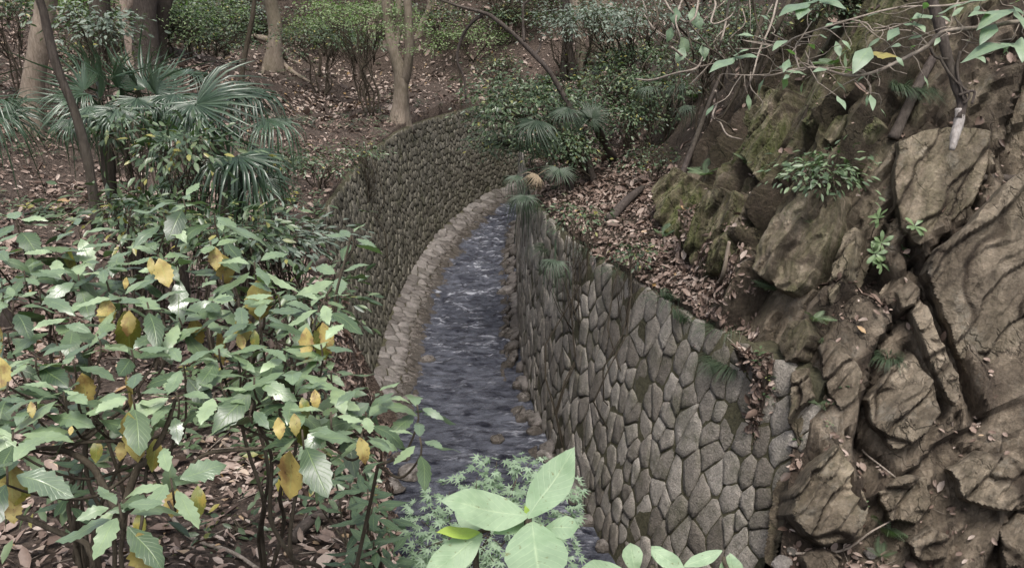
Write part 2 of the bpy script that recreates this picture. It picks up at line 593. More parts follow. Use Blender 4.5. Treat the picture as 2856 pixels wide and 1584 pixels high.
class Wall:
    def __init__(self, base, side, batter, heights):
        self.c = catmull(base, 400)
        self.d = np.r_[0, np.cumsum(np.linalg.norm(np.diff(self.c, axis=0), axis=1))]
        self.len = self.d[-1]
        t = norm(np.gradient(self.c, axis=0))
        self.n = np.stack([t[:, 1], -t[:, 0]], 1) * side       # away from the stream
        self.side = side
        self.bt = np.interp(self.c[:, 1], *batter)
        self.ht = np.interp(self.c[:, 1], *heights)
    def at(self, s, h, out=0.0):
        """s along, h 0..1 up, out = metres towards the stream"""
        s, h, out = np.broadcast_arrays(np.asarray(s, float), np.asarray(h, float), np.asarray(out, float))
        f = lambda a: np.interp(s, self.d, a)
        nx, ny = f(self.n[:, 0]), f(self.n[:, 1])
        bt, ht = f(self.bt), f(self.ht)
        off = bt * h - out
        return np.stack([f(self.c[:, 0]) + nx * off, f(self.c[:, 1]) + ny * off, h * ht + out * 0.15], -1)

LW = Wall(L_BASE, -1, ([13, 17, 22, 28], [0.62, 0.6, 0.45, 0.35]), ([16, 22, 29, 34], [3.5, 3.5, 3.05, 3.0]))
RW = Wall(R_BASE, 1, ([8, 10, 12.6, 15, 20], [0.95, 0.7, 0.32, 0.16, 0.12]), ([8, 30], [3.5, 3.5]))

lt = LW.at(LW.d, np.ones_like(LW.d))
rt = RW.at(RW.d, np.ones_like(RW.d))
EDGE_L = np.array([(3.0, -3), (2.0, 0), (0.45, 2), (-0.8, 4), (-1.45, 6), (-1.95, 8), (-2.45, 10), (-2.9, 12)])
_ly = np.r_[EDGE_L[:, 1], lt[lt[:, 1] > 13.2][:, 1], [34.2, 34.8, 35.6, 36.6, 90]]
_lx = np.r_[EDGE_L[:, 0], lt[lt[:, 1] > 13.2][:, 0], [7.5, 14, 25, 41, 44]]
_rk = RW.d > 0.3
_ry = np.r_[[4.0, 6.4, 7.4], rt[_rk, 1], [33.2, 33.9, 34.7, 35.8, 90]]
_rx = np.r_[[2.68, 2.72, 2.9], rt[_rk, 0], [8.0, 14, 27, 42, 44]]
o = np.argsort(_ly); _ly, _lx = _ly[o], _lx[o]
o = np.argsort(_ry); _ry, _rx = _ry[o], _rx[o]
xl = lambda y: np.interp(y, _ly, _lx)
xw = lambda y: np.interp(y, _ry, _rx)

FOOT = np.array([(9, 5.2), (6.5, 6.1), (5, 6.75), (3.6, 7.35), (3.0, 8.1), (2.62, 9.2), (2.44, 10.3), (2.37, 12), (2.4, 14), (2.6, 17), (2.6, 20), (2.8, 26), (3.8, 31), (8, 33.2), (14, 36), (27, 40)])
FOOT_Z = np.array([1.9, 1.9, 1.9, 1.95, 2.9, 3.7, 3.9, 3.9, 3.95, 4.0, 4.0, 4.0, 4.0, 4.0, 4.0, 4.0])
FOOT_S = np.array([1.65, 1.65, 1.65, 1.65, 1.7, 1.75, 1.75, 1.65, 1.45, 1.25, 1.1, 1.0, 0.9, 0.8, 0.7, 0.7])

def foot_dist(x, y):
    """signed distance to the foot of the rock (positive uphill), with foot height and slope there"""
    best = np.full(x.shape, 1e9)
    sgn, fz, fs = np.ones(x.shape), np.zeros(x.shape), np.zeros(x.shape)
    for k in range(len(FOOT) - 1):
        a, b = FOOT[k], FOOT[k + 1]
        d = b - a
        t = np.clip(((x - a[0]) * d[0] + (y - a[1]) * d[1]) / (d @ d), 0, 1)
        qx, qy = a[0] + t * d[0], a[1] + t * d[1]
        m = np.hypot(x - qx, y - qy)
        near = m < best
        best = np.where(near, m, best)
        cr = d[0] * (y - a[1]) - d[1] * (x - a[0])
        sgn = np.where(near, np.where(cr < 0, 1.0, -1.0), sgn)
        fz = np.where(near, FOOT_Z[k] + t * (FOOT_Z[k + 1] - FOOT_Z[k]), fz)
        fs = np.where(near, FOOT_S[k] + t * (FOOT_S[k + 1] - FOOT_S[k]), fs)
    return best * sgn, fz, fs

def HR(x, y):
    x, y = np.asarray(x, float), np.asarray(y, float)
    d, fz, fs = foot_dist(x, y)
    dw = np.maximum(x - xw(y), 0.0)
    bench = 3.53 + (fz - 3.53) * dw / np.maximum(dw - d, 1e-3)
    gully = fz + d * 0.75
    w = smooth(8.0, 8.9, y)
    low = gully * (1 - w) + bench * w
    dd = np.minimum(d, 4.5) + np.maximum(d - 4.5, 0) * 0.55
    return np.where(d > 0, fz + fs * dd, np.maximum(low, 0.0))

# the same hillside with its ridges rounded off: a blurred table read back bilinearly
_gx, _gy = np.arange(0, 15.01, 0.1), np.arange(3, 22.01, 0.1)
_GX, _GY = np.meshgrid(_gx, _gy, indexing='ij')
_GZ = HR(_GX.ravel(), _GY.ravel()).reshape(_GX.shape)
_kern = np.exp(-(np.arange(-12, 13) / 5.0) ** 2 / 2)
_kern /= _kern.sum()
_pad = np.pad(_GZ, 12, mode='edge')
_pad = np.apply_along_axis(lambda a: np.convolve(a, _kern, 'valid'), 0, _pad)
_GS = np.apply_along_axis(lambda a: np.convolve(a, _kern, 'valid'), 1, _pad)

def HRS(x, y):
    x, y = np.asarray(x, float), np.asarray(y, float)
    fx, fy = np.clip(x / 0.1, 0, len(_gx) - 1.001), np.clip((y - 3) / 0.1, 0, len(_gy) - 1.001)
    i, j = fx.astype(int), fy.astype(int)
    u, v = fx - i, fy - j
    b = _GS[i, j] * (1 - u) * (1 - v) + _GS[i + 1, j] * u * (1 - v) + _GS[i, j + 1] * (1 - u) * v + _GS[i + 1, j + 1] * u * v
    d, _, _ = foot_dist(x, y)
    w = smooth(0.0, 1.0, d) * smooth(20.5, 18, y) * smooth(14.5, 12.5, x)
    return HR(x, y) * (1 - w) + b * w

def HL(x, y):
    x, y = np.asarray(x, float), np.asarray(y, float)
    q = xl(y) - x
    qq = np.maximum(q, 0)
    z = 3.54 + 0.10 * qq + 0.24 * np.maximum(qq - 5, 0)
    z = np.where(y > 30, 3.1 + 0.12 * np.minimum(qq, 12), z * (1 - smooth(26, 30, y)) + (3.1 + 0.12 * np.minimum(qq, 12)) * smooth(26, 30, y))
    z = z + np.minimum(np.maximum(8.5 - y, 0) * 0.21, 1.7)
    z = z + np.maximum(y - 33.5 + 3.0 * np.sin(x * 0.31 + 1.0), 0) * 0.55
    z = z + (0.10 * np.sin(x * 0.9 + y * 0.37) + 0.07 * np.sin(x * 0.41 - y * 0.83 + 2)) * smooth(0, 2.5, np.where(y < 13.4, 9, qq))
    gul = np.exp(-((x + 6.2 - 0.12 * (y - 24)) / 1.5) ** 2) * smooth(20, 26, y) * (1 - smooth(40, 50, y))
    z = z - 0.6 * gul
    fall = smooth(-1.05, 0.05, q)
    return np.where((q < 0.05) & (y < 13.4), z * fall - 0.25 * (1 - fall), z)

def rock_mask(x, y):
    x, y = np.asarray(x, float), np.asarray(y, float)
    d, _, _ = foot_dist(x, y)
    n = fbm(np.stack([x * 0.8, y * 0.8, 0 * x], 1), 3, 5) if x.ndim == 1 else 0
    return smooth(13.9, 12.6, y + n * 0.7 - 0.10 * d) * smooth(-0.25, 0.1, d + n * 0.15)

# ------------------------------------------------------------------ ground sheets
M_SOIL = mat_soil()
M_ROCK = mat_rock('cliff_rock', (0.225, 0.185, 0.142), (0.10, 0.081, 0.06), (0.345, 0.293, 0.232), moss=0.9)
M_SLAB = mat_rock('slab_rock', (0.265, 0.222, 0.172), (0.14, 0.115, 0.087), (0.39, 0.335, 0.268), moss=0.9)

def axis(*segs):
    out = []
    for a, b, st in segs:
        out.append(np.arange(a, b - 1e-6, st))
    return np.r_[np.concatenate(out), segs[-1][1]]

# left bank and everything beyond the bend
ya = axis((-2, 12, 0.08), (12, 36, 0.2), (36, 75, 0.7))
qa = axis((-1.5, 0, 0.06), (0, 8, 0.1), (8, 20, 0.3), (20, 50, 1.0))
Y, Q = np.meshgrid(ya, qa, indexing='ij')
SK = ((Q < -0.01) & (Y > 13.4)).ravel()                        # the cut edge of the soil behind the wall
Q = np.where(Y > 13.4, np.maximum(Q, 0.06), Q)
X = xl(Y) - Q
Z = HL(X.ravel(), Y.ravel())
pts = np.c_[X.ravel(), Y.ravel(), Z]
bumpy = fbm(pts * np.array([1.6, 1.6, 1.6]), 4, 3) * 0.07 + fbm(pts * 0.45, 2, 9) * 0.10 * smooth(0, 2, np.where(Y.ravel() < 13.4, 9, Q.ravel()))
steep = ((Q.ravel() < 0) & (Y.ravel() < 13.4))
pts[:, 2] += np.where(Q.ravel() < -0.05, np.where(steep, bumpy, 0), bumpy)
pts[:, 0] += np.where(steep, fbm(pts * 2.2, 4, 8) * 0.16, 0)
pts[SK, 2] -= 0.7
left_bank = add('forest_floor', pts, grid_faces(len(ya), len(qa)), M_SOIL, kind='structure', smooth_shade=True)
BVH_L = BVHTree.FromPolygons([tuple(p) for p in pts], [tuple(int(i) for i in f) for f in grid_faces(len(ya), len(qa))])

# right hillside with the broken rock face
ya = axis((5.2, 15, 0.032), (15, 25, 0.11), (25, 46, 0.4))
qa = axis((-0.3, 4.8, 0.024), (4.8, 10, 0.12), (10, 26, 0.6))
Y, Q = np.meshgrid(ya, qa, indexing='ij')
SK = ((Q < -0.01) & (Y > 8.9)).ravel()
Q = np.where(Y > 8.9, np.maximum(Q, 0.06), Q)
X = xw(Y) + np.where(Y > 8.9, Q, np.maximum(Q, -0.28))
x, y = X.ravel(), Y.ravel()
e = 0.35
z = HRS(x, y)
nrm = norm(np.stack([-(HRS(x + e, y) - HRS(x - e, y)) / (2 * e), -(HRS(x, y + e) - HRS(x, y - e)) / (2 * e), np.ones_like(x)], 1))
pts = np.c_[x, y, z]
rk = rock_mask(x, y)
near = (y < 15.5) & (Q.ravel() < 7)
lean = norm(np.array([0.52, 0.12, 0.84]))
ax2 = norm(np.cross(lean, (-0.75, -0.45, 0.5)))
ax3 = np.cross(lean, ax2)
disp = np.zeros(len(pts))
earth_shade = np.zeros(len(pts))
idx = np.where(near)[0]
p = pts[idx]
loc = np.stack([p @ lean, p @ ax2, p @ ax3], 1)
warp = np.stack([fbm(p * 1.3, 3, 40), fbm(p * 1.3, 3, 50), fbm(p * 1.3, 3, 60)], 1) * 0.22
warp *= 0.45
blk, edge = blocks((loc + warp) * np.array([0.5, 1.3, 1.0]), 1, 0.03, lambda h, o: (h - 0.5) * 0.40 + o[:, 1] * (0.10 + 0.34 * h) + o[:, 0] * 0.12)
open_ = smooth(-0.1, 0.35, fbm(p * 0.8, 2, 72))
blk -= 0.20 * open_ * np.exp(-(edge / 0.035) ** 2)
sml, ge = blocks((loc + warp * 0.6) * np.array([1.3, 3.8, 2.7]), 2, 0.06, lambda h, o: (h - 0.5) * 0.15 + o[:, 1] * 0.13 + o[:, 0] * 0.04)
sml -= 0.05 * open_ * np.exp(-(ge / 0.05) ** 2)
tny, ke = blocks((loc + warp * 0.3) * np.array([3.2, 9.0, 6.5]), 3, 0.12, lambda h, o: (h - 0.5) * 0.05 + o[:, 1] * 0.05)
stri = (0.5 - np.abs(fbm(np.c_[loc[:, 0] * 0.6, loc[:, 1] * 6.5, loc[:, 2] * 4.5], 3, 77))) * 0.05
tny = tny + stri
calm = 0.15 + 0.85 * smooth(-0.15, 0.35, fbm(p * 0.5, 2, 70))       # big plain faces against broken ground
low = smooth(3.4, 2.4, p[:, 2])
disp[idx] = blk + sml * np.maximum(calm, low) + tny * np.maximum(calm, low) + fbm(p * 9, 3, 80) * 0.006
earth_shade[idx] = np.clip(0.9 * np.exp(-(edge / 0.10) ** 2) + 0.7 * np.exp(-(ge / 0.07) ** 2) * calm + smooth(0.1, 0.5, fbm(p * 0.9, 4, 90)) * 0.7, 0, 1)  # crevice shade painted along block edges, plus random patches of earth

# the long clefts that can be followed across the face: polylines on the rock, width, depth
CLEFTS = [
    ([(2285, 600), (2300, 660), (2335, 745), (2380, 850), (2425, 950), (2462, 1050)], 0.07, 0.40),
    ([(2270, 870), (2310, 950), (2350, 1030), (2385, 1090)], 0.055, 0.28),
    ([(2298, 940), (2302, 1045)], 0.02, 0.15),
    ([(2466, 430), (2462, 500), (2480, 610)], 0.025, 0.20),
    ([(2490, 330), (2465, 390), (2432, 440)], 0.035, 0.22),
    ([(2300, 645), (2345, 640), (2375, 610)], 0.05, 0.25),
    ([(1990, 900), (1985, 1000), (2000, 1120), (1990, 1250)], 0.14, 0.35),
    ([(2020, 200), (2000, 245)], 0.10, 0.40),
    ([(2022, 330), (2030, 380)], 0.09, 0.45),
    ([(1995, 300), (1975, 365)], 0.07, 0.35),
    ([(1905, 540), (1900, 600), (1880, 650)], 0.06, 0.32),
    ([(2180, 690), (2220, 705)], 0.14, 0.45),
    ([(1745, 520), (1715, 620)], 0.05, 0.25),
    ([(2140, 560), (2090, 640), (2050, 720)], 0.045, 0.22),
    ([(2130, 1090), (2180, 1150), (2250, 1200)], 0.04, 0.18),
    ([(2400, 1050), (2420, 1130), (2500, 1160)], 0.05, 0.2),
]
fq = grid_faces(len(ya), len(qa))
BVH_R0 = BVHTree.FromPolygons([tuple(q) for q in pts], [tuple(int(i) for i in f) for f in fq])

def cast(bvh, u, v):
    d = Vector(ray(u, v)).normalized()
    hit, nn, _, _ = bvh.ray_cast(Vector((0, 0, CAMZ)), d)
    return (None, None) if hit is None else (np.array(hit), np.array(nn))

for poly, wdt, dep in CLEFTS:
    q = [cast(BVH_R0, u, v)[0] for u, v in poly]
    q = [c for c in q if c is not None]
    if len(q) < 2:
        continue
    c = catmull(q, 60)
    pj = p + np.stack([fbm(p * 3.5, 3, 100), fbm(p * 3.5, 3, 110), fbm(p * 3.5, 3, 120)], 1) * 0.06
    dm = np.full(len(p), 9.0)
    for k in range(len(c)):
        dm = np.minimum(dm, np.linalg.norm(pj - c[k], axis=1))
    f = np.exp(-(dm / wdt) ** 2)
    disp[idx] -= dep * f
    earth_shade[idx] = np.maximum(earth_shade[idx], 0.8 * np.exp(-(dm / (wdt * 1.4)) ** 2))  # shade of the clefts painted into the colour mask
soft = fbm(pts * 1.5, 4, 30) * 0.09
z = np.where((y < 8.6) & (Q.ravel() < -0.25), 0.0, z)
pts[:, 2] = z
total = disp * rk + soft * (1 - rk) * np.where(Q.ravel() < 0.05, 0.2, 1.0)
pts = pts + nrm * np.where(SK, 0, total)[:, None]
pts[SK, 2] -= 0.7
moss = smooth(8.6, 10.4, y) * (0.45 + 0.55 * smooth(3.5, 5.5, z)) * smooth(14.5, 12.5, y)
earth_shade = np.where(near, earth_shade, 0) + (1 - rk)
right_hill = add('rocky_hillside', pts, fq, M_ROCK, kind='structure', smooth_shade=True, extra={'moss': moss, 'earth_shade': np.clip(earth_shade, 0, 1)}, var=np.full(len(pts), 0.5))
right_hill.data.set_sharp_from_angle(angle=math.radians(26))
BVH_R = BVHTree.FromPolygons([tuple(q) for q in pts], [tuple(int(i) for i in f) for f in fq])

def ground(u, v):
    """first ground point seen along a pixel's ray, with its normal"""
    best = None
    for b in (BVH_L, BVH_R):
        h, n = cast(b, u, v)
        if h is not None and (best is None or np.linalg.norm(h - CAM) < np.linalg.norm(best[0] - CAM)):
            best = (h, n if n[2] > 0 else -n)
    if best is None:
        return ground(u + (14 if u > 1288 else -14), v)
    return best

def drop(x, y):
    """ground height straight below"""
    zs = []
    for b in (BVH_L, BVH_R):
        h = b.ray_cast(Vector((x, y, 40)), Vector((0, 0, -1)))[0]
        if h is not None:
            zs.append(h.z)
    return max(zs) if zs else 0.0

# ------------------------------------------------------------------ stream bed and water
M_BED = mat_plain('stream_bed', (0.03, 0.026, 0.022), (0.11, 0.095, 0.08), 14, 0.7, 0.8, 0.03)
sL = np.interp(np.linspace(-6, 34, 160), np.r_[-6, LW.c[:, 1]], np.r_[0.3, LW.c[:, 0]])
ys = np.linspace(-4, 34, 400)
ext = lambda base, lo: (np.r_[lo[:, 0], base.c[:, 0]], np.r_[lo[:, 1], base.c[:, 1]])
lx, ly = ext(LW, np.array([(4.2, -4), (2.6, 0), (0.6, 4), (-1.0, 7.5), (-1.75, 10)]))
rx, ry = ext(RW, np.array([(9.0, -4), (6.4, 1.0), (4.2, 4.5), (3.2, 6.4)]))
xa, xb = np.interp(ys, ly, lx), np.interp(ys, ry, rx)
nc = 70
T = np.linspace(-0.12, 1.12, nc)
X = xa[:, None] + (xb - xa)[:, None] * T[None, :]
Yg = np.repeat(ys[:, None], nc, 1)
pp = np.c_[X.ravel(), Yg.ravel(), np.zeros(X.size)]
bed = pp.copy(); bed[:, 2] = -0.22 + fbm(pp * 2.0, 3, 4) * 0.06
add('stream_bed', bed, grid_faces(len(ys), nc), M_BED, kind='structure', smooth_shade=True)

ysw = np.linspace(2, 33.8, 900)
xa, xb = np.interp(ysw, ly, lx), np.interp(ysw, ry, rx)
ncw = 64
T = np.linspace(-0.05, 1.05, ncw)
X = xa[:, None] + (xb - xa)[:, None] * T[None, :]
pw = np.c_[X.ravel(), np.repeat(ysw, ncw), np.zeros(X.size)]
rap = 0.35 + 0.65 * smooth(14, 20, pw[:, 1])                       # rapids upstream
st = fbm(np.c_[pw[:, 0] * 1.4, pw[:, 1] * 3.4, pw[:, 0] * 0], 4, 21)
rid = 1 - np.abs(fbm(np.c_[pw[:, 0] * 1.5 + 0.35 * st, pw[:, 1] * 4.6, pw[:, 0] * 0 + 5], 4, 31))
sm = fbm(np.c_[pw[:, 0] * 9, pw[:, 1] * 7, pw[:, 0] * 0], 3, 41)
pw[:, 2] = (st * 0.04 + (rid - 0.6) * 0.075 + sm * 0.034) * rap
tt = np.tile(T, len(ysw))
foam = smooth(0.70, 1.0, rid) * smooth(13, 20, pw[:, 1]) * 1.0 + smooth(0.80, 1.0, rid) * 0.5
foam += smooth(0.80, 0.9, tt) * smooth(9.5, 11, pw[:, 1]) * smooth(14.5, 12.5, pw[:, 1]) * 0.7
add('stream_water', pw, grid_faces(len(ysw), ncw), mat_water(), kind='structure', smooth_shade=True, extra={'foam': np.clip(foam, 0, 1)})

# ------------------------------------------------------------------ stone walls and stone aprons
def clip_poly(poly, px, py, nx, ny):
    out = []
    n = len(poly)
    for i in range(n):
        ax, ay = poly[i]
        bx, by = poly[(i + 1) % n]
        da, db = (ax - px) * nx + (ay - py) * ny, (bx - px) * nx + (by - py) * ny
        if da <= 0:
            out.append((ax, ay))
        if (da < 0 < db) or (db < 0 < da):
            t = da / (da - db)
            out.append((ax + (bx - ax) * t, ay + (by - ay) * t))
    return out

def cells(s0, s1, h0, h1, w, h, jit, rnd, zig=True, mixed=0.08):
    """irregular fitted stones over a rectangle: list of polygons"""
    ns, nh = max(2, int((s1 - s0) / w)), max(1, int(round((h1 - h0) / h)))
    pt, extra = {}, {}
    for i in range(-1, ns + 1):
        for j in range(-1, nh + 1):
            sx = s0 + (i + 0.5 + (0.5 if (j & 1) and zig else 0) + (rnd.random() - 0.5) * jit) * (s1 - s0) / ns
            hy = h0 + (j + 0.5 + (rnd.random() - 0.5) * jit) * (h1 - h0) / nh
            pt[i, j] = (sx, hy)
            k = rnd.random()
            if k < mixed and 0 <= i < ns:
                del pt[i, j]
            elif k > 1 - mixed and 0 <= i < ns:
                extra[i, j] = (sx + (rnd.random() - 0.5) * 0.9 * w, hy + (0.5 if rnd.random() < 0.5 else -0.5) * 0.8 * h)
    res = []
    asp = w / h
    for i in range(ns):
        for j in range(nh):
          for own in (pt.get((i, j)), extra.get((i, j))):
            if own is None:
                continue
            cx, cy = own
            poly = [(s0, h0), (s1, h0), (s1, h1), (s0, h1)]
            for di in (-2, -1, 0, 1, 2):
                for dj in (-2, -1, 0, 1, 2):
                  for q in (pt.get((i + di, j + dj)), extra.get((i + di, j + dj))):
                    if q is None or q is own or len(poly) < 3:
                        continue
                    nx, ny = (q[0] - cx), (q[1] - cy) * asp * asp
                    poly = clip_poly(poly, (cx + q[0]) / 2, (cy + q[1]) / 2, nx, ny)
            if len(poly) >= 3:
                res.append((poly, (i, j)))
    return res

def stone_mesh(poly, place, gap, proud, rnd, sub=3, lump=0.5):
    """one dressed stone; place(s, h, out) -> world. Returns verts, tris"""
    q = np.array(poly, float)
    c = q.mean(0)
    ring = []
    n = len(q)
    for i in range(n):                                            # subdivide and wobble the outline
        a, b = q[i], q[(i + 1) % n]
        L = np.linalg.norm(b - a)
        k = max(1, min(sub, int(L / 0.07)))
        for j in range(k):
            ring.append(a + (b - a) * (j / k))
    ring = np.array(ring)
    m = len(ring)
    size = math.sqrt(max(1e-4, abs(np.sum(q[:, 0] * np.roll(q[:, 1], -1) - q[:, 1] * np.roll(q[:, 0], -1))) / 2))
    d = ring - c
    r = np.linalg.norm(d, axis=1, keepdims=True)
    wob = np.array([1 + (rnd.random() - 0.5) * 0.17 for _ in range(m)])[:, None]
    sm = np.roll(d, 1, 0) * 0.09 + d * 0.82 + np.roll(d, -1, 0) * 0.09
    d1 = sm * np.maximum(0.3, (r - gap) / r) * wob
    tilt = np.array([(rnd.random() - 0.5), (rnd.random() - 0.5)]) * 0.26 * lump
    prd = proud * (0.55 + 0.9 * rnd.random())
    V = []
    for sc, o in ((1.0, -0.05), (1.0, prd * 0.45), (0.93, prd * 0.97), (0.5, prd * 1.04)):
        pt = c + d1 * sc
        jz = np.array([(rnd.random() - 0.5) for _ in range(m)]) * prd * 0.45 * lump
        V.append(place(pt[:, 0], pt[:, 1], o + (d1 * sc @ tilt) * (o > 0) + jz * (o > 0)))
    V.append(place(np.array([c[0]]), np.array([c[1]]), prd * (1.1 + 0.2 * (rnd.random() - 0.5))))
    V = np.vstack(V)
    Fc = []
    for k in range(3):
        for j in range(m):
            a, b = k * m + j, k * m + (j + 1) % m
            Fc += [(a, b, b + m), (a, b + m, a + m)]
    for j in range(m):
        Fc.append((3 * m + j, 3 * m + (j + 1) % m, 4 * m))
    return V, np.array(Fc)

def lay_stones(root, polys, place, mat, gap, proud, limit, flip, seed, shows=None, lump=0.5):
    """each of the stones that show largest is its own part; the small far rest is one part"""
    rnd = random.Random(seed)
    items = []
    for poly, key in polys:
        V, Fc = stone_mesh(poly, place, gap, proud, rnd, lump=lump)
        if flip:
            Fc = Fc[:, ::-1]
        c = V.mean(0)
        w = V - CAM
        depth = w[:, 1] * CP - w[:, 2] * SP
        pu, pv = CU + FPX * w[:, 0] / np.maximum(depth, .1), CV - FPX * (w[:, 1] * SP + w[:, 2] * CP) / np.maximum(depth, .1)
        inside = (-30 < pu.mean() < 2606) and (-30 < pv.mean() < 1459)
        size = (pu.max() - pu.min()) * (pv.max() - pv.min()) if inside else 0
        if shows is not None and not shows(pu.mean(), pv.mean()):
            size *= 0.02
        items.append((size, V, Fc, rnd.random()))
    items.sort(key=lambda t: -t[0])
    for size, V, Fc, v in items[:limit]:
        add('stone', V, Fc, mat, root, var=np.full(len(V), v))
    rest = items[limit:]
    if rest:
        vs, fs, vr, k = [], [], [], 0
        for size, V, Fc, v in rest:
            vs.append(V); fs.append(Fc + k); vr.append(np.full(len(V), v)); k += len(V)
        add('small_stones', np.vstack(vs), np.vstack(fs), mat, root, kind='stuff', var=np.concatenate(vr))

M_MORTAR = mat_plain('mossy_joint', (0.026, 0.024, 0.014), (0.10, 0.092, 0.056), 22, 0.95, 0.9, 0.03)
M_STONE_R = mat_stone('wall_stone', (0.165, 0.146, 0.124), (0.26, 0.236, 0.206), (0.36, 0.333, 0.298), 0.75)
M_STONE_L = mat_stone('dark_wall_stone', (0.10, 0.092, 0.070), (0.155, 0.142, 0.112), (0.215, 0.20, 0.165), 0.8)  # darker, browner stone for the left wall
M_STONE_A = mat_stone('apron_stone', (0.13, 0.116, 0.106), (0.205, 0.184, 0.172), (0.28, 0.257, 0.242), 0.35, 0.6, wet=True)

def core(root, W, s0, s1, thick, joint):
    ss = np.linspace(s0, s1, 120)
    prof = [(-0.06, 0.0), (0.0, 0.0)] + [(h, 0.0) for h in np.linspace(0.1, 1.0, 12)]
    rows = [W.at(ss, h, joint) for h, _ in prof]
    top_back = W.at(ss, 1.0, -thick); top_back[:, 2] = rows[-1][:, 2] + 0.01
    low_back = W.at(ss, 0.0, -thick - 0.3)
    rows += [top_back, low_back]
    V = np.stack(rows, 1).reshape(-1, 3)
    nr = len(rows)
    V += np.stack([fbm(V * 3, 3, 1), fbm(V * 3, 3, 2), fbm(V * 3, 3, 3)], 1) * 0.012
    fs = [tuple(f) for f in grid_faces(len(ss), nr)]
    fs.append(tuple(range(nr)))
    fs.append(tuple((len(ss) - 1) * nr + k for k in range(nr - 1, -1, -1)))
    if W.side > 0:
        fs = [f[::-1] for f in fs]
    return add('wall_core', V, fs, M_MORTAR, root)

right_wall = thing('stone_wall', 'grey brown rubble stone retaining wall with mossy joints on the right of the stream below the rock face', 'stone wall', tuple(RW.at(2.0, 0.0)))
core(right_wall, RW, 0.32, RW.len, 0.3, 0.012)
rr = random.Random(3)
polyR = cells(0.30, RW.len - 0.1, 0.0, 3.52, 0.25, 0.37, 0.88, rr)
htR = 3.5
lay_stones(right_wall, polyR, lambda s, h, o: RW.at(s, h / htR, o), M_STONE_R, 0.0075, 0.026, 300, True, 11)

left_wall = thing('stone_wall', 'dark curved rubble stone retaining wall on the left of the stream below the leaf covered bank', 'stone wall', tuple(LW.at(6.0, 0.0)))
core(left_wall, LW, 0.0, LW.len, 0.4, 0.006)
polyL = cells(0.05, LW.len - 0.1, 0.0, 1.0 * 3.5, 0.185, 0.205, 0.8, rr, mixed=0.05)
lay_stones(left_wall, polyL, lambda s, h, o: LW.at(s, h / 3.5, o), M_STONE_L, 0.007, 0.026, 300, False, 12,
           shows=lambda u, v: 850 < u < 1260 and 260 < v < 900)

def apron(W, s, q, o, z0=0.24, width=0.95, drop_=0.31):
    """stone paving sloping from the wall foot down into the water; q 0..1 outwards"""
    b = W.at(s, 0.0, q * width)
    b[..., 2] = z0 - drop_ * np.asarray(q) ** 1.1 + o
    return b

s_a, s_b = 1.0, LW.len - 4.0
apron_left = thing('stone_apron', 'pale sloping strip of fitted paving stones along the foot of the left wall', 'stone apron', tuple(LW.at(6.0, 0.0, 0.4)))
ss = np.linspace(s_a, s_b, 120)
qs = np.linspace(0, 1.15, 8)
S, Qg = np.meshgrid(ss, qs, indexing='ij')
add('apron_core', apron(LW, S.ravel(), Qg.ravel(), -0.02), grid_faces(120, 8), M_MORTAR, apron_left)
pA = cells(s_a, s_b, 0.0, 1.05, 0.27, 0.26, 0.75, rr)
lay_stones(apron_left, pA, lambda s, h, o: apron(LW, s, h / 0.95, o), M_STONE_A, 0.009, 0.026, 280, False, 13, lump=0.6)

apron_right = thing('stone_apron', 'narrow broken strip of flat paving stones along the foot of the right wall', 'stone apron', tuple(RW.at(9.0, 0.0, 0.2)))
pB = [c for c in cells(4.0, RW.len - 8.0, 0.0, 0.5, 0.34, 0.25, 0.8, rr) if rr.random() < (0.45 if c[0][0][0] < 8 else 0.85)]
lay_stones(apron_right, pB, lambda s, h, o: apron(RW, s, h / 0.45, o - 0.10, 0.22, 0.45, 0.22), M_STONE_A, 0.02, 0.07, 120, True, 14, lump=0.9)
# ------------------------------------------------------------------ leaf shapes (x along the midrib, y across, z up)
def leaf_grid(prof, fold=0.12, droop=0.18, teeth=0.0, nteeth=9, seed=0, width=0.4, wave=0.0):
    """blade with a folded midrib; prof: list of (x, half width)"""
    rnd = random.Random(seed)
    xs = np.linspace(0, 1, 13)
    hw = np.interp(xs, [p[0] for p in prof], [p[1] for p in prof]) * width
    V, U = [], []
    for k, (x, w) in enumerate(zip(xs, hw)):
        tl = tr = 1.0
        if teeth and 0.3 < x < 0.97:
            tl = 1 + teeth * (1 if k % 2 else -0.6) * (0.6 + 0.8 * rnd.random())
            tr = 1 + teeth * (-0.6 if k % 2 else 1) * (0.6 + 0.8 * rnd.random())
        zd = -droop * x * x + 0.03 * math.sin(x * 7 + seed)
        wv = wave * math.sin(x * 12 + seed)
        for f in (-1, -0.55, 0, 0.55, 1):
            ww = w * (tl if f < 0 else tr) if abs(f) == 1 else w
            V.append((x - 0.02 * abs(f), f * ww, zd + fold * abs(f) * w - 0.10 * f * f * w + (wv * abs(f) * (1 if f > 0 else -1) * w)))
            U.append((x, 0.5 + 0.5 * f))
    return np.array(V), grid_faces(13, 5), np.array(U)

AUCUBA = [(0, 0.03), (0.06, 0.25), (0.2, 0.72), (0.4, 1.0), (0.6, 0.98), (0.8, 0.66), (0.92, 0.3), (1, 0.02)]
OVAL = [(0, 0.04), (0.1, 0.42), (0.3, 0.9), (0.5, 1.0), (0.7, 0.86), (0.9, 0.36), (1, 0.02)]
LANCE = [(0, 0.05), (0.15, 0.5), (0.4, 1.0), (0.65, 0.8), (0.85, 0.4), (1, 0.02)]
OBOV = [(0, 0.04), (0.15, 0.3), (0.4, 0.72), (0.65, 1.0), (0.82, 0.85), (0.94, 0.4), (1, 0.02)]

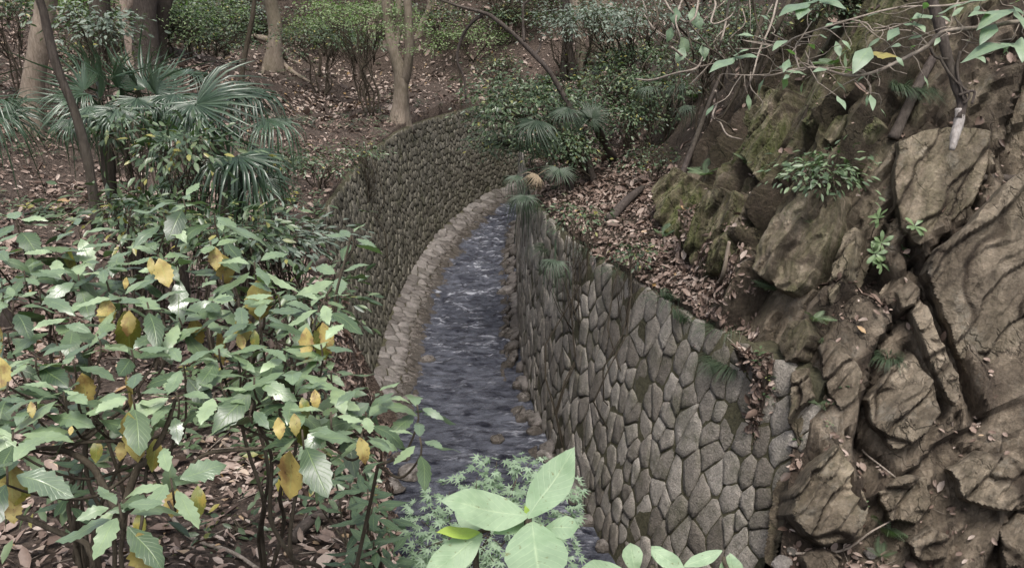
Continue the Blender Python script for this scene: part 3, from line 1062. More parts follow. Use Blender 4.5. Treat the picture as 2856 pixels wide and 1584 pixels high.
def small_leaf(w=0.4, fold=0.1, droop=0.15):
    """eight-point blade for crowns"""
    V = np.array([(0, 0, 0), (0.32, -w * .45, fold * w), (0.32, 0, -0.02), (0.32, w * .45, fold * w), (0.7, -w * .4, fold * w - droop * .5), (0.7, 0, -droop * .45 - .02), (0.7, w * .4, fold * w - droop * .5), (1, 0, -droop)])
    Fc = np.array([(0, 1, 2), (0, 2, 3), (1, 4, 5), (1, 5, 2), (2, 5, 6), (2, 6, 3), (4, 7, 5), (5, 7, 6)])
    U = np.array([(0, .5), (.32, .05), (.32, .5), (.32, .95), (.7, .1), (.7, .5), (.7, .9), (1, .5)])
    return V, Fc, U

def kite_leaf(w=0.5, fold=0.15, droop=0.12):
    V = np.array([(0, 0, 0), (0.45, -w * .5, fold * w), (1, 0, -droop), (0.45, w * .5, fold * w)])
    return V, np.array([(0, 1, 2), (0, 2, 3)]), np.array([(0, .5), (.45, 0), (1, .5), (.45, 1)])

def maple_leaf(n=7):
    V, Fc, U = [(0.18, 0, 0)], [], [(.2, .5)]
    a0 = np.linspace(-2.15, 2.15, n)
    L = np.array([0.42, 0.68, 0.9, 1.0, 0.9, 0.68, 0.42])
    pts = []
    for k in range(n):
        if k:
            am = (a0[k] + a0[k - 1]) / 2
            pts.append((0.24 * math.cos(am) + 0.18, 0.24 * math.sin(am)))
        l = L[k] * 0.82
        for da, fr in ((-0.13, 0.58), (0, 1.0), (0.13, 0.58)):
            pts.append((l * fr * math.cos(a0[k] + da) + 0.18, l * fr * math.sin(a0[k] + da)))
    for x, y in pts:
        V.append((x, y, -0.10 * (x * x + y * y)))
        U.append((0.5, 0.3))
    for k in range(1, len(pts)):
        Fc.append((0, k, k + 1))
    return np.array(V), np.array(Fc), np.array(U)

def orient(dirs, ups):
    x = norm(dirs)
    y = norm(np.cross(ups, x))
    z = np.cross(x, y)
    return x, y, z

def scatter(name, tmpl, pos, dirs, ups, size, var, mat, parent=None, kind=None, smooth_shade=True, wscale=None):
    """many leaves as one mesh"""
    tv, tf, tu = tmpl
    x, y, z = orient(dirs, ups)
    size = np.broadcast_to(np.asarray(size, float), (len(pos),))
    ws = size if wscale is None else size * wscale
    V = pos[:, None, :] + tv[None, :, 0, None] * (x * size[:, None])[:, None, :] + tv[None, :, 1, None] * (y * ws[:, None])[:, None, :] + tv[None, :, 2, None] * (z * size[:, None])[:, None, :]
    n, k = len(pos), len(tv)
    Fc = (tf[None] + (np.arange(n) * k)[:, None, None]).reshape(-1, tf.shape[1])
    return add(name, V.reshape(-1, 3), Fc, mat, parent, kind, smooth_shade, var=np.repeat(var, k), uv=np.tile(tu, (n, 1)))

def leaf_obj(me, base, d, up, L, parent, width=1.0):
    """one leaf as an object of its own"""
    x, y, z = orient(np.array([d]), np.array([up]))
    R = Matrix((tuple(x[0]), tuple(y[0]), tuple(z[0]))).transposed()
    o = bpy.data.objects.new('leaf', me)
    COL.objects.link(o)
    o.parent = parent
    M = R.to_4x4() @ Matrix.Diagonal((L, L * width, L, 1))
    M.translation = Vector(np.asarray(base) - origin(parent))
    o.matrix_local = M
    return o

def mesh_of(name, tmpl, mat):
    me = make_mesh(name, tmpl[0], tmpl[1], True, uv=tmpl[2])
    me.materials.append(mat)
    return me

def rdir(n, seed_rng=None):
    g = (seed_rng or rng).normal(size=(n, 3))
    return norm(g)

# leaf materials
M_AUC = mat_leaf('aucuba_leaf', [(0.0, (0.085, 0.125, 0.075)), (0.4, (0.13, 0.185, 0.105)), (0.7, (0.175, 0.24, 0.13)), (1.0, (0.28, 0.36, 0.21))], 0.30, 0.15, True, spec=1.0)
M_YEL = mat_leaf('yellow_leaf', [(0.0, (0.30, 0.235, 0.075)), (0.6, (0.40, 0.32, 0.11)), (1.0, (0.25, 0.22, 0.075))], 0.45, 0.2, True, ((0.07, 0.035, 0.015), (0.16, 0.085, 0.035)), 0.4, (0.9, 0.75, 0.2))
M_OLIVE = mat_leaf('turning_leaf', [(0.0, (0.10, 0.115, 0.022)), (1.0, (0.17, 0.165, 0.03))], 0.42, 0.2, True, ((0.06, 0.04, 0.015), (0.28, 0.21, 0.04)), 0.4, (0.8, 0.8, 0.2))
M_MAG = mat_leaf('broad_leaf', [(0.0, (0.23, 0.325, 0.205)), (1.0, (0.32, 0.41, 0.275))], 0.5, 0.3, True, ((0.16, 0.17, 0.08), (0.20, 0.29, 0.17)), spec=0.35, vcol=(0.46, 0.56, 0.36), vamt=0.5)
M_MAGY = mat_leaf('young_leaf', [(0.0, (0.26, 0.37, 0.07)), (1.0, (0.33, 0.42, 0.09))], 0.5, 0.3, True, spec=0.35)
M_MAPLE = mat_leaf('maple_leaf', [(0.0, (0.15, 0.21, 0.135)), (1.0, (0.27, 0.345, 0.245))], 0.6, 0.3, False, spec=0.2)
M_SHRUB = mat_leaf('shrub_leaf', [(0.0, (0.025, 0.044, 0.022)), (0.5, (0.06, 0.092, 0.044)), (0.93, (0.12, 0.16, 0.085)), (1.0, (0.28, 0.24, 0.05))], 0.36, 0.15, False, spec=0.5)
M_BRIGHT = mat_leaf('hazed_light_foliage', [(0.0, (0.11, 0.15, 0.075)), (0.6, (0.19, 0.245, 0.125)), (1.0, (0.30, 0.36, 0.205))], 0.5, 0.35, False, spec=0.3)  # light green leaves, paled further so the colour stands in for haze
M_GREY = mat_leaf('grey_foliage', [(0.0, (0.075, 0.10, 0.075)), (1.0, (0.18, 0.215, 0.175))], 0.45, 0.15, False, spec=0.4)
M_ROCKBUSH = mat_leaf('rock_bush_leaf', [(0.0, (0.05, 0.082, 0.042)), (1.0, (0.14, 0.19, 0.10))], 0.4, 0.15, False, spec=0.5)
M_PALM = mat_leaf('palm_blade', [(0.0, (0.018, 0.038, 0.018)), (0.6, (0.036, 0.068, 0.034)), (1.0, (0.07, 0.105, 0.065))], 0.34, 0.10, False, spec=0.7)
M_PALMD = mat_leaf('dark_palm_blade', [(0.0, (0.016, 0.030, 0.014)), (1.0, (0.055, 0.078, 0.048))], 0.5, 0.10, False, spec=0.4)  # darker blade colour for the right bank palms
M_DEADP = mat_leaf('dead_palm_blade', [(0.0, (0.22, 0.17, 0.115)), (1.0, (0.34, 0.28, 0.20))], 0.7, 0.1, False, spec=0.2)
M_FERN = mat_leaf('fern_leaf', [(0.0, (0.085, 0.12, 0.07)), (1.0, (0.17, 0.22, 0.13))], 0.55, 0.2, False, spec=0.25)
M_GRASS = mat_leaf('grass_blade', [(0.0, (0.03, 0.05, 0.028)), (1.0, (0.075, 0.10, 0.06))], 0.5, 0.15, False, spec=0.3)
M_TWIG = mat_bark('twig_bark', (0.03, 0.024, 0.017), (0.065, 0.053, 0.038), (0.115, 0.098, 0.075))
M_PALETWIG = mat_bark('pale_twig_bark', (0.13, 0.105, 0.085), (0.25, 0.21, 0.175), (0.38, 0.33, 0.28))
M_BARK = mat_bark('pale_bark', (0.115, 0.09, 0.068), (0.215, 0.175, 0.138), (0.33, 0.275, 0.225), 0.35)
M_DBARK = mat_bark('dark_bark', (0.028, 0.022, 0.019), (0.062, 0.05, 0.044), (0.115, 0.095, 0.083), 0.15)
M_PBARK = mat_bark('pinkish_bark', (0.13, 0.098, 0.08), (0.255, 0.20, 0.165), (0.37, 0.30, 0.25), 0.1)
M_LICHEN = mat_bark('lichen_bark', (0.14, 0.12, 0.105), (0.32, 0.29, 0.27), (0.48, 0.44, 0.42), 0.0)
M_LITTER = mat_litter()

# ------------------------------------------------------------------ plant builders
def branch(name, pts, radii, mat, parent, sides=6, n=None, rough=0.1, seed=0, **kw):
    v, f = tube(pts, radii, sides, n, rough, seed, **kw)
    return add(name, v, f, mat, parent, smooth_shade=True)

def jitter_path(a, b, n, amp, r=random):
    a, b = np.asarray(a, float), np.asarray(b, float)
    pts = [a + (b - a) * k / (n - 1) for k in range(n)]
    L = np.linalg.norm(b - a)
    for k in range(1, n - 1):
        pts[k] = pts[k] + np.array([r.gauss(0, amp * L), r.gauss(0, amp * L), r.gauss(0, amp * L * 0.6)])
    return np.array(pts)

def leaf_cloud(center, radii, nclump, per, leaf_len, r, lo=-0.4, up_bias=0.7, flat=0.35, shell=0.55):
    """leaf sprays spread through an uneven volume"""
    c = np.asarray(center, float)
    d = norm(r.normal(size=(nclump, 3)))
    d[:, 2] = np.where(d[:, 2] < lo, -d[:, 2] * 0.6, d[:, 2])
    rad = shell + (1 - shell) * r.random(nclump) ** 0.7
    wob = 1 + 0.30 * fbm(d * 2.1 + r.random(3) * 30, 2, 3)
    cc = c + d * (rad * wob)[:, None] * np.asarray(radii)
    k = np.repeat(np.arange(nclump), per)
    n = len(k)
    spr = leaf_len * 2.1
    pos = cc[k] + r.normal(size=(n, 3)) * np.array([spr, spr, spr * flat])
    dirs = norm((pos - cc[k]) + d[k] * leaf_len * 0.5 + r.normal(size=(n, 3)) * leaf_len * 0.6)
    dirs[:, 2] -= 0.22
    ups = norm(np.array([0, 0, 1.0]) * up_bias + d[k] * 0.35 + r.normal(size=(n, 3)) * 0.38)
    var = np.clip(0.45 + 0.25 * r.normal(size=nclump)[k] + 0.2 * r.normal(size=n), 0, 0.96)
    gold = r.random(n) < 0.012
    var[gold] = 1.0
    size = leaf_len * (0.65 + 0.7 * r.random(n))
    return pos, dirs, ups, size, var, cc

def shrub(name, label, cat, base, center, radii, mat, leaf_len=0.07, nclump=90, per=10, group=None, seed=0, tmpl=None, stems=5, w=0.42, flat=0.35, lo=-0.4, twig=M_TWIG, shell=0.55):
    r = np.random.default_rng(seed + 100)
    rp = random.Random(seed)
    root = thing(name, label, cat, base, group)
    pos, dirs, ups, size, var, cc = leaf_cloud(center, radii, nclump, per, leaf_len, r, lo, flat=flat, shell=shell)
    scatter('foliage', tmpl or small_leaf(w), pos, dirs, ups, size, var, mat, root)
    b = np.asarray(base, float)
    parts = []
    main = [np.asarray(center, float) + np.asarray(radii) * np.array([rp.uniform(-.5, .5), rp.uniform(-.5, .5), rp.uniform(-.2, .5)]) for _ in range(stems)]
    th = 0.012 + 0.016 * float(np.mean(radii))
    for m in main:
        parts.append(tube(jitter_path(b + np.array([rp.gauss(0, .05), rp.gauss(0, .05), -0.1]), m, 5, 0.05, rp), [th, th * 0.4], 5, 9))
    for q in cc[:: max(1, len(cc) // 45)]:
        m = main[int(np.argmin([np.linalg.norm(q - z) for z in main]))]
        s = b + (m - b) * rp.uniform(0.5, 0.98)
        parts.append(tube(jitter_path(s, q, 4, 0.06, rp), [th * 0.4, th * 0.14], 4, 6))
    v, f = join_parts(parts)
    add('stems', v, f, twig, root, smooth_shade=True)
    return root

def fan_frond(r, nseg=30, spread=2.6, droop=0.35, seed=0, stiff=0.55):
    """palm fan: hub at the origin, main axis +x, radius about 1; each blade folded and pointed"""
    V, Fc, U = [], [], []
    for k in range(nseg):
        a = -spread / 2 * 1.0 + spread * k / (nseg - 1)
        a += r.uniform(-0.02, 0.02)
        L = (0.82 + 0.18 * math.cos(a * 0.6)) * r.uniform(0.93, 1.04)
        dr = droop * r.uniform(0.4, 1.6)
        bend = r.uniform(0.35, 0.7)
        b0 = len(V)
        hw0 = spread / (nseg - 1) / 2
        for x in (0.03, 0.2, 0.42, 0.62, 0.8, 0.92, 1.0):
            w = {0.03: 0.03 * hw0 * 1.1, 0.2: 0.2 * hw0 * 1.05, 0.42: 0.42 * hw0 * 0.98, 0.62: 0.018, 0.8: 0.013, 0.92: 0.007, 1.0: 0.0015}[x]
            w = min(w, 0.019)
            xx = x * L
            z = 0.10 * x - dr * max(0, x - bend) ** 1.5 * 2.2 - 0.12 * abs(math.sin(a)) ** 2 * x
            xr = xx - 0.35 * dr * max(0, x - bend) ** 2
            for f in (-1, 0, 1):
                px, py = xr, f * w
                V.append((px * math.cos(a) - py * math.sin(a), px * math.sin(a) + py * math.cos(a), z + (0.45 * w if f else -0.25 * w)))
                U.append((x, 0.5 + 0.5 * f))
        for i in range(6):
            q = b0 + i * 3
            Fc += [(q, q + 3, q + 4, q + 1), (q + 1, q + 4, q + 5, q + 2)]
    return np.array(V), np.array(Fc), np.array(U)

FANS = []
for sd, (ns, sp, dr) in enumerate([(32, 3.6, 0.75), (28, 2.9, 1.1), (28, 3.9, 0.5), (24, 2.3, 1.4), (30, 3.3, 1.6)]):
    FANS.append(fan_frond(random.Random(sd + 5), ns, sp, dr, sd))

def put(tmpl, base, d, up, L, width=1.0):
    x, y, z = orient(np.array([d]), np.array([up]))
    return np.asarray(base) + tmpl[0][:, :1] * x * L + tmpl[0][:, 1:2] * y * L * width + tmpl[0][:, 2:] * z * L

def frond(root, hub, tip, up, fan, stalk_from, mat=None, seed=0):
    """a fan on its leaf stalk: hub and tip in world space"""
    hub, tip = np.asarray(hub, float), np.asarray(tip, float)
    d = tip - hub
    L = np.linalg.norm(d)
    t = FANS[fan]
    V = put(t, hub, d, up, L)
    r = np.random.default_rng(seed)
    V = V + np.stack([fbm(V * 3 + seed, 2, 1), fbm(V * 3 + seed, 2, 2), fbm(V * 3 + seed, 2, 3)], 1) * 0.02
    seg = np.repeat(r.random(len(V) // 21 + 1), 21)[:len(V)]
    me = make_mesh('frond', V - origin(root), t[1], False, var=np.clip(0.5 + 0.4 * (seg - 0.5), 0, 1), uv=t[2])
    fo = link('frond', me, mat or M_PALM, root)
    s = np.asarray(stalk_from, float)
    mid = (s + hub) / 2 + np.array([0, 0, 0.12 * np.linalg.norm(hub - s)])
    sv, sf = tube([s, mid, hub, hub + d * 0.06], [0.014, 0.010, 0.008, 0.004], 5, 10)
    me2 = make_mesh('stalk', sv - origin(root), sf, True)
    link('stalk', me2, mat or M_PALM, fo)
    return fo

def fern_tmpl(seed=0, n=15):
    r = random.Random(seed)
    V, Fc, U = [], [], []
    for k in range(n):
        x = 0.08 + 0.9 * k / (n - 1)
        L = 0.34 * math.sin(math.pi * min(1, (x * 0.86 + 0.12))) ** 0.8 * r.uniform(0.9, 1.1) + 0.015
        z0 = -0.35 * x * x
        for s in (-1, 1):
            b = len(V)
            dx, dy = 0.35, s
            for q, w in ((0, .012), (.45, .034), (1, .002)):
                for f in (-1, 1):
                    V.append((x + dx * L * q + f * w, dy * L * q, z0 - 0.25 * L * q * q + 0.02))
                    U.append((q, .5))
            for i in (0, 1):
                a = b + 2 * i
                Fc.append((a, a + 1, a + 3, a + 2) if s > 0 else (a, a + 2, a + 3, a + 1))
    b = len(V)
    for k in range(8):
        x = k / 7
        z0 = -0.35 * x * x + 0.015
        V += [(x, -0.009, z0), (x, 0.009, z0)]
        U += [(x, .5), (x, .5)]
    for k in range(7):
        a = b + 2 * k
        Fc.append((a, a + 2, a + 3, a + 1))
    return np.array(V), np.array(Fc), np.array(U)
FERNT = [fern_tmpl(s) for s in range(3)]

def fern(label, base, n, L, seed, lean=(0, 0, 0), group='ferns growing on the rock face'):
    r = random.Random(seed)
    root = thing('fern', label, 'fern', base, group)
    for k in range(n):
        a = 2 * math.pi * k / n + r.uniform(-.3, .3)
        d = np.array([math.cos(a), math.sin(a), 0.55]) + np.asarray(lean) * 1.0
        V = put(FERNT[k % 3], base, d, np.array([0, 0, 1.0]) - 0.3 * d + np.asarray(lean) * .3, L * r.uniform(0.75, 1.1))
        add('frond', V, FERNT[k % 3][1], M_FERN, root, uv=FERNT[k % 3][2], var=np.full(len(V), r.random()))
    return root

def grass(label, base, n, L, seed, spread=0.15, hang=0.6, out=(0, 0, 0), group='grass tufts hanging on the slope'):
    r = np.random.default_rng(seed)
    root = thing('grass_tuft', label, 'grass tuft', base, group)
    a = r.random(n) * 2 * math.pi
    q = np.sqrt(r.random(n)) * spread
    p0 = np.asarray(base) + np.stack([np.cos(a) * q, np.sin(a) * q, 0 * a - 0.02], 1)
    dr = norm(np.stack([np.cos(a), np.sin(a), 0.9 + 0.6 * r.random(n)], 1) + np.asarray(out))
    LL = L * (0.6 + 0.6 * r.random(n))
    tt = np.linspace(0, 1, 6)
    side = norm(np.cross(dr, (0, 0, 1.0)))
    V = np.zeros((n, 6, 2, 3))
    for i, t in enumerate(tt):
        c = p0 + dr * (LL * t)[:, None] + np.array([0, 0, -1.0]) * (hang * LL * t * t)[:, None] + np.asarray(out) * (0.2 * LL * t * t)[:, None]
        w = 0.0045 * (1 - t) + 0.0006
        V[:, i, 0] = c - side * w
        V[:, i, 1] = c + side * w
    b = (np.arange(n) * 12)[:, None]
    Fc = np.concatenate([b + np.array([[2 * i, 2 * i + 1, 2 * i + 3, 2 * i + 2]]) for i in range(5)], 0)
    add('blades', V.reshape(-1, 3), Fc, M_GRASS, root, var=np.repeat(r.random(n), 12), uv=np.zeros((n * 12, 2)) + .5, kind='stuff')
    return root
# ------------------------------------------------------------------ boulders and slabs of the rock face
def plane_y(u, v, y):
    r = ray(u, v)
    return CAM + r * (y / r[1])

def slab(label, outline, th, seed, sink=0.28, dome=0.35, mat=None, moss=0.5, name='rock_slab', cat='rock', lift=0.0, tilt=(0, 0)):
    r = np.random.default_rng(seed)
    hits = [cast(BVH_R0, u, v)[0] for u, v in outline]
    hits = [h for h in hits if h is not None]
    c = np.mean(hits, 0)
    q = np.array(hits) - c
    _, _, vt = np.linalg.svd(q)
    n = vt[2]
    if n @ (CAM - c) < 0:
        n = -n
    n = norm(n * 0.6 + norm(CAM - c) * 0.4 + vt[0] * tilt[0] + vt[1] * tilt[1])
    q = q - np.outer(q @ n, n)
    e1 = norm(lean - n * (lean @ n))
    e2 = np.cross(n, e1)
    pl_ = np.stack([q @ e1, q @ e2], 1)
    cl_ = np.vstack([pl_, pl_[:1]])                                # straight edges and hard corners, as the rock splits
    dl_ = np.r_[0, np.cumsum(np.linalg.norm(np.diff(cl_, axis=0), axis=1))]
    sl_ = np.linspace(0, dl_[-1], 141)[:-1]
    ring = np.stack([np.interp(sl_, dl_, cl_[:, 0]), np.interp(sl_, dl_, cl_[:, 1])], 1)
    rad = np.linalg.norm(ring, axis=1).mean()
    ring = ring * (1 + fbm(np.c_[ring * (2.6 / rad), ring[:, :1] * 0 + seed], 4, seed) * 0.045)[:, None]
    st_ = max(0.017, rad / 46)
    lo, hi = ring.min(0) - 0.2, ring.max(0) + 0.2
    ga, gb = np.arange(lo[0], hi[0], st_), np.arange(lo[1], hi[1], st_)
    A_, B_ = np.meshgrid(ga, gb, indexing='ij')
    g = np.stack([A_.ravel(), B_.ravel()], 1)
    dist, ins = np.full(len(g), 9.0), np.zeros(len(g), bool)
    for k in range(len(ring)):
        p0, p1 = ring[k], ring[(k + 1) % len(ring)]
        d_ = p1 - p0
        tt_ = np.clip(((g - p0) @ d_) / (d_ @ d_ + 1e-12), 0, 1)
        dist = np.minimum(dist, np.linalg.norm(g - p0 - tt_[:, None] * d_, axis=1))
        cr = (p0[1] > g[:, 1]) != (p1[1] > g[:, 1])
        xi = (p1[0] - p0[0]) * (g[:, 1] - p0[1]) / (p1[1] - p0[1] + 1e-12) + p0[0]
        ins ^= cr & (g[:, 0] < xi)
    sd = np.where(ins, dist, -dist)
    p = c + g[:, :1] * e1 + g[:, 1:] * e2
    loc = np.stack([p @ lean, p @ ax2, p @ ax3], 1) + np.stack([fbm(p * 2, 3, 41), fbm(p * 2, 3, 51), fbm(p * 2, 3, 61)], 1) * 0.08
    med, me_ = blocks(loc * np.array([0.8, 3.0, 2.2]) + seed, 9, 0.04, lambda h, o: (h - 0.5) * 0.10 + o[:, 1] * 0.12)
    sma, se_ = blocks(loc * np.array([2.6, 9.0, 7.0]) + seed, 19, 0.12, lambda h, o: (h - 0.5) * 0.035 + o[:, 1] * 0.05)
    crack = np.exp(-(me_ / 0.035) ** 2) * smooth(-0.1, 0.3, fbm(p * 1.2 + seed, 2, 71))
    stri = 0.5 - np.abs(fbm(np.c_[loc[:, 0] * 0.6, loc[:, 1] * 8, loc[:, 2] * 5.5], 3, 78))
    rough_ = med - 0.07 * crack + sma + stri * 0.035 + fbm(p * 12, 3, 33) * 0.005
    tl = r.normal(0, 0.14, 2)
    edge_w = 0.012 + 0.05 * dome
    prof = smooth(-0.025, edge_w, sd + fbm(p * 8, 3, 55) * 0.012)
    top_h = th + dome * th * 0.35 * smooth(0, rad * 0.9, sd) + g @ tl + rough_ * (0.6 if th < 0.15 else 1.0)
    hgt = -sink + (top_h + sink) * prof + lift
    V = c + g[:, :1] * e1 + g[:, 1:] * e2 + n * hgt[:, None]
    V = V + (e1 * fbm(p * 6, 3, 91)[:, None] + e2 * fbm(p * 6, 3, 92)[:, None]) * 0.008
    fs = grid_faces(len(ga), len(gb))
    keep = (sd[fs] > -0.09).any(1)
    fs = fs[keep]
    if np.cross(e1, e2) @ n > 0:
        fs = fs[:, ::-1]
    used = np.unique(fs)
    remap = np.full(len(V), -1); remap[used] = np.arange(len(used))
    V, fs, p, me_ = V[used], remap[fs], p[used], me_[used]
    o = add(name, V - c, fs, mat or M_SLAB, None, smooth_shade=True, var=np.full(len(V), r.random()), extra={'moss': np.full(len(V), moss), 'earth_shade': np.clip(0.8 * np.exp(-(me_ / 0.04) ** 2) + smooth(0.1, 0.6, fbm(p * 1.6, 3, 61)) * 0.5, 0, 1)})
    o.data.set_sharp_from_angle(angle=math.radians(26))
    o.location = c
    return tag(o, label, cat, 'rocks of the cliff')

slab('broad slanting mossy rock slab standing at the middle of the rock face above the ledge', [(1915, 690), (1930, 645), (1985, 560), (2040, 510), (2115, 490), (2130, 510), (2110, 590), (2075, 660), (2040, 725), (2010, 745), (1960, 735)], 0.26, 1, moss=0.65)
slab('narrow leaning pale rock sliver right of the broad mossy slab', [(2080, 735), (2095, 670), (2125, 595), (2155, 578), (2168, 610), (2150, 670), (2115, 735), (2092, 770)], 0.20, 2, moss=0.25)
slab('dark green mossy slab at the left foot of the rock face beside the leaf litter', [(1735, 610), (1770, 545), (1850, 500), (1895, 505), (1880, 565), (1850, 640), (1810, 700), (1770, 705), (1745, 670)], 0.24, 3, moss=1.0)
slab('leftmost small mossy slab of the rock face beneath the pale dead pole', [(1672, 570), (1690, 510), (1740, 450), (1775, 460), (1745, 530), (1715, 600), (1690, 612)], 0.16, 4, moss=1.0)
slab('thin tan flake of rock standing upright in the cleft left of the broad slab', [(1845, 590), (1862, 530), (1892, 490), (1905, 500), (1893, 560), (1868, 610)], 0.20, 5, moss=0.3)
slab('huge plain tan rock face filling the right edge above the long cleft', [(2318, 690), (2350, 630), (2430, 560), (2520, 460), (2640, 400), (2700, 700), (2640, 1060), (2500, 1065), (2462, 1010), (2430, 930), (2385, 835)], 0.14, 6, sink=0.4, dome=0.2, moss=0.1)
slab('tall striated rock face beneath the hanging pale branch', [(2255, 360), (2330, 330), (2430, 320), (2490, 345), (2480, 430), (2440, 520), (2390, 570), (2310, 622), (2262, 570), (2245, 460)], 0.14, 7, dome=0.2, moss=0.3)
slab('squat fractured tan block in the middle of the lower rock face', [(2170, 1005), (2205, 960), (2255, 905), (2295, 885), (2345, 955), (2362, 1040), (2330, 1085), (2290, 1125), (2235, 1130), (2195, 1075)], 0.22, 8, moss=0.05)
slab('long rounded rock rib running beside the dark cleft', [(2285, 790), (2310, 745), (2335, 765), (2365, 850), (2405, 940), (2425, 1010), (2400, 1045), (2370, 1000), (2325, 900)], 0.15, 9, moss=0.05)
slab('small rounded tan rock just above the long rib beside the cleft', [(2245, 735), (2290, 700), (2320, 725), (2305, 770), (2265, 785)], 0.16, 10, moss=0.1)
slab('large rounded boulder with a dark undercut at the foot of the wall end', [(1966, 1295), (1985, 1225), (2030, 1160), (2085, 1118), (2135, 1170), (2165, 1250), (2180, 1310), (2150, 1355), (2060, 1378), (1995, 1345)], 0.42, 11, sink=0.2, dome=0.6, moss=0.2, name='boulder', cat='boulder')
slab('cracked pale rock between the broad slab and the wall end', [(2060, 880), (2085, 850), (2125, 865), (2170, 935), (2160, 1010), (2140, 1070), (2095, 1020), (2065, 950)], 0.20, 12, moss=0.1)
slab('small dark mossy rock on the ledge just above the wall end', [(1955, 870), (1985, 810), (2040, 800), (2060, 850), (2030, 910), (1980, 920)], 0.2, 13, moss=0.6)
slab('low block beside the fern at the bottom right', [(2200, 1230), (2260, 1190), (2330, 1200), (2345, 1270), (2300, 1320), (2230, 1310)], 0.2, 14, moss=0.1)
slab('overhanging lumpy rock at the lower right corner', [(2380, 1180), (2450, 1130), (2540, 1140), (2610, 1190), (2600, 1280), (2500, 1290), (2410, 1260)], 0.24, 15, moss=0.1)
slab('small broken rock lying near the bottom right edge', [(2270, 1360), (2330, 1320), (2385, 1345), (2380, 1405), (2310, 1420)], 0.22, 16, moss=0.05)
slab('mossy ledge of rock beneath the dark hollow near the top of the face', [(2040, 330), (2110, 300), (2200, 290), (2230, 320), (2180, 370), (2100, 375)], 0.2, 17, moss=0.9)
slab('green mossy rib at the top of the face left of the dark hollow', [(1890, 400), (1920, 310), (1960, 240), (2000, 235), (1980, 310), (1940, 400), (1905, 460)], 0.18, 18, moss=1.0)
slab('dark earthy rock filling the gully against the upper end of the right wall', [(1992, 940), (2040, 925), (2062, 1000), (2040, 1090), (2000, 1150), (1985, 1060)], 0.16, 21, moss=0.5)
slab('low mossy rubble rock keyed against the lower end of the right wall', [(1930, 1330), (1965, 1240), (1992, 1210), (1985, 1300), (1962, 1400), (1925, 1425)], 0.16, 22, moss=0.4)
slab('small tan rock wedged at the bottom edge right of the wall', [(2000, 1400), (2060, 1370), (2110, 1400), (2100, 1440), (2020, 1445)], 0.2, 19, moss=0.05)
slab('lumpy tan rock at the right edge near the bottom corner', [(2500, 1330), (2560, 1290), (2620, 1310), (2620, 1440), (2520, 1440)], 0.25, 20, moss=0.05)

# stones lying in the stream
def stream_rock(label, u, v, px, seed, z=0.02):
    r = random.Random(seed)
    rr_ = ray(u, v)
    t = (CAMZ - z) / -rr_[2]
    c = CAM + rr_ * t
    R = px / FPX * t / 2
    nr, na = 7, 12
    V = []
    for i in range(nr):
        ph = math.pi * (0.03 + 0.94 * i / (nr - 1))
        for j in range(na):
            a = 2 * math.pi * j / na
            V.append((math.sin(ph) * math.cos(a) * 1.25, math.sin(ph) * math.sin(a), math.cos(ph) * 0.62))
    V = np.array(V)
    w = worley(V * 1.5 + seed * 3.3, 4)
    V = V * (1 + 0.25 * (w[3] - 0.5) - 0.18 * w[0])[:, None] * 1.15 + np.stack([fbm(V * 2 + seed, 3, 1)] * 3, 1) * 0.05
    fs = []
    for i in range(nr - 1):
        for j in range(na):
            a, b = i * na + j, i * na + (j + 1) % na
            fs.append((a, a + na, b + na, b))
    fs += [tuple(range(na)), tuple(range(nr * na - 1, (nr - 1) * na - 1, -1))]
    o = add('stream_rock', V * R, fs, M_STONE_A, None, smooth_shade=True, var=np.full(len(V), r.random()))
    o.data.set_sharp_from_angle(angle=math.radians(35))
    o.location = c
    o.rotation_euler = (0, 0, r.uniform(0, 6))
    return tag(o, label, 'rock', 'loose stones in the stream')
def rubble(label, u, v, px, seed):
    stream_rock(label, u, v, px, seed)
    o = COL.objects[-1]
    g, n = ground(u, v)
    t = (g - CAM) @ np.array([0, CP, -SP])
    R = px / FPX * t / 2
    k = R / max(1e-6, max(o.dimensions) / 2)
    for vv in o.data.vertices:
        vv.co = vv.co * k
    o.location = g + n * R * 0.25
    o.name = 'rubble_stone'
    o['group'] = 'rubble at the wall end'
for k, (lb, u, v, px) in enumerate([
    ('rounded wet stone in the shallows beside the gravelly left bank', 1030, 1190, 62), ('flat grey stone at the water edge left of the maple', 985, 1225, 55),
    ('angular stone half under water near the left bank above the maple', 1010, 1150, 40), ('wet brown stone against the foot of the right wall midway', 1312, 968, 42),
    ('small pale stone by the right wall just below the wet brown stone', 1318, 1000, 34), ('stone breaking the water at the foot of the right wall near the foam', 1330, 1045, 38),
    ('pair forming dark stone beside the right wall where the bed is bare', 1345, 1085, 36), ('flat pale stone beside the near end of the right wall base', 1375, 1150, 48),
    ('small grey stone on the gravel at the base of the right wall', 1400, 1185, 40), ('reddish stone at the base of the right wall behind the maple', 1440, 1245, 52),
    ('grey stone lowest along the base of the right wall', 1480, 1310, 50), ('stone lying in the gap between the wall base and the broad leaf', 1520, 1375, 46),
    ('dark stone sitting mid stream above the maple leaves', 1250, 1105, 34), ('low stone damming the water at the right side of the bend', 1275, 735, 44),
    ('stone at the left water edge half way up the stream', 1075, 905, 34), ('stone at the left water edge beneath the aucuba sprig', 1030, 1005, 44)]):
    stream_rock(lb.replace('pair forming ', ''), u, v, px, k + 1)

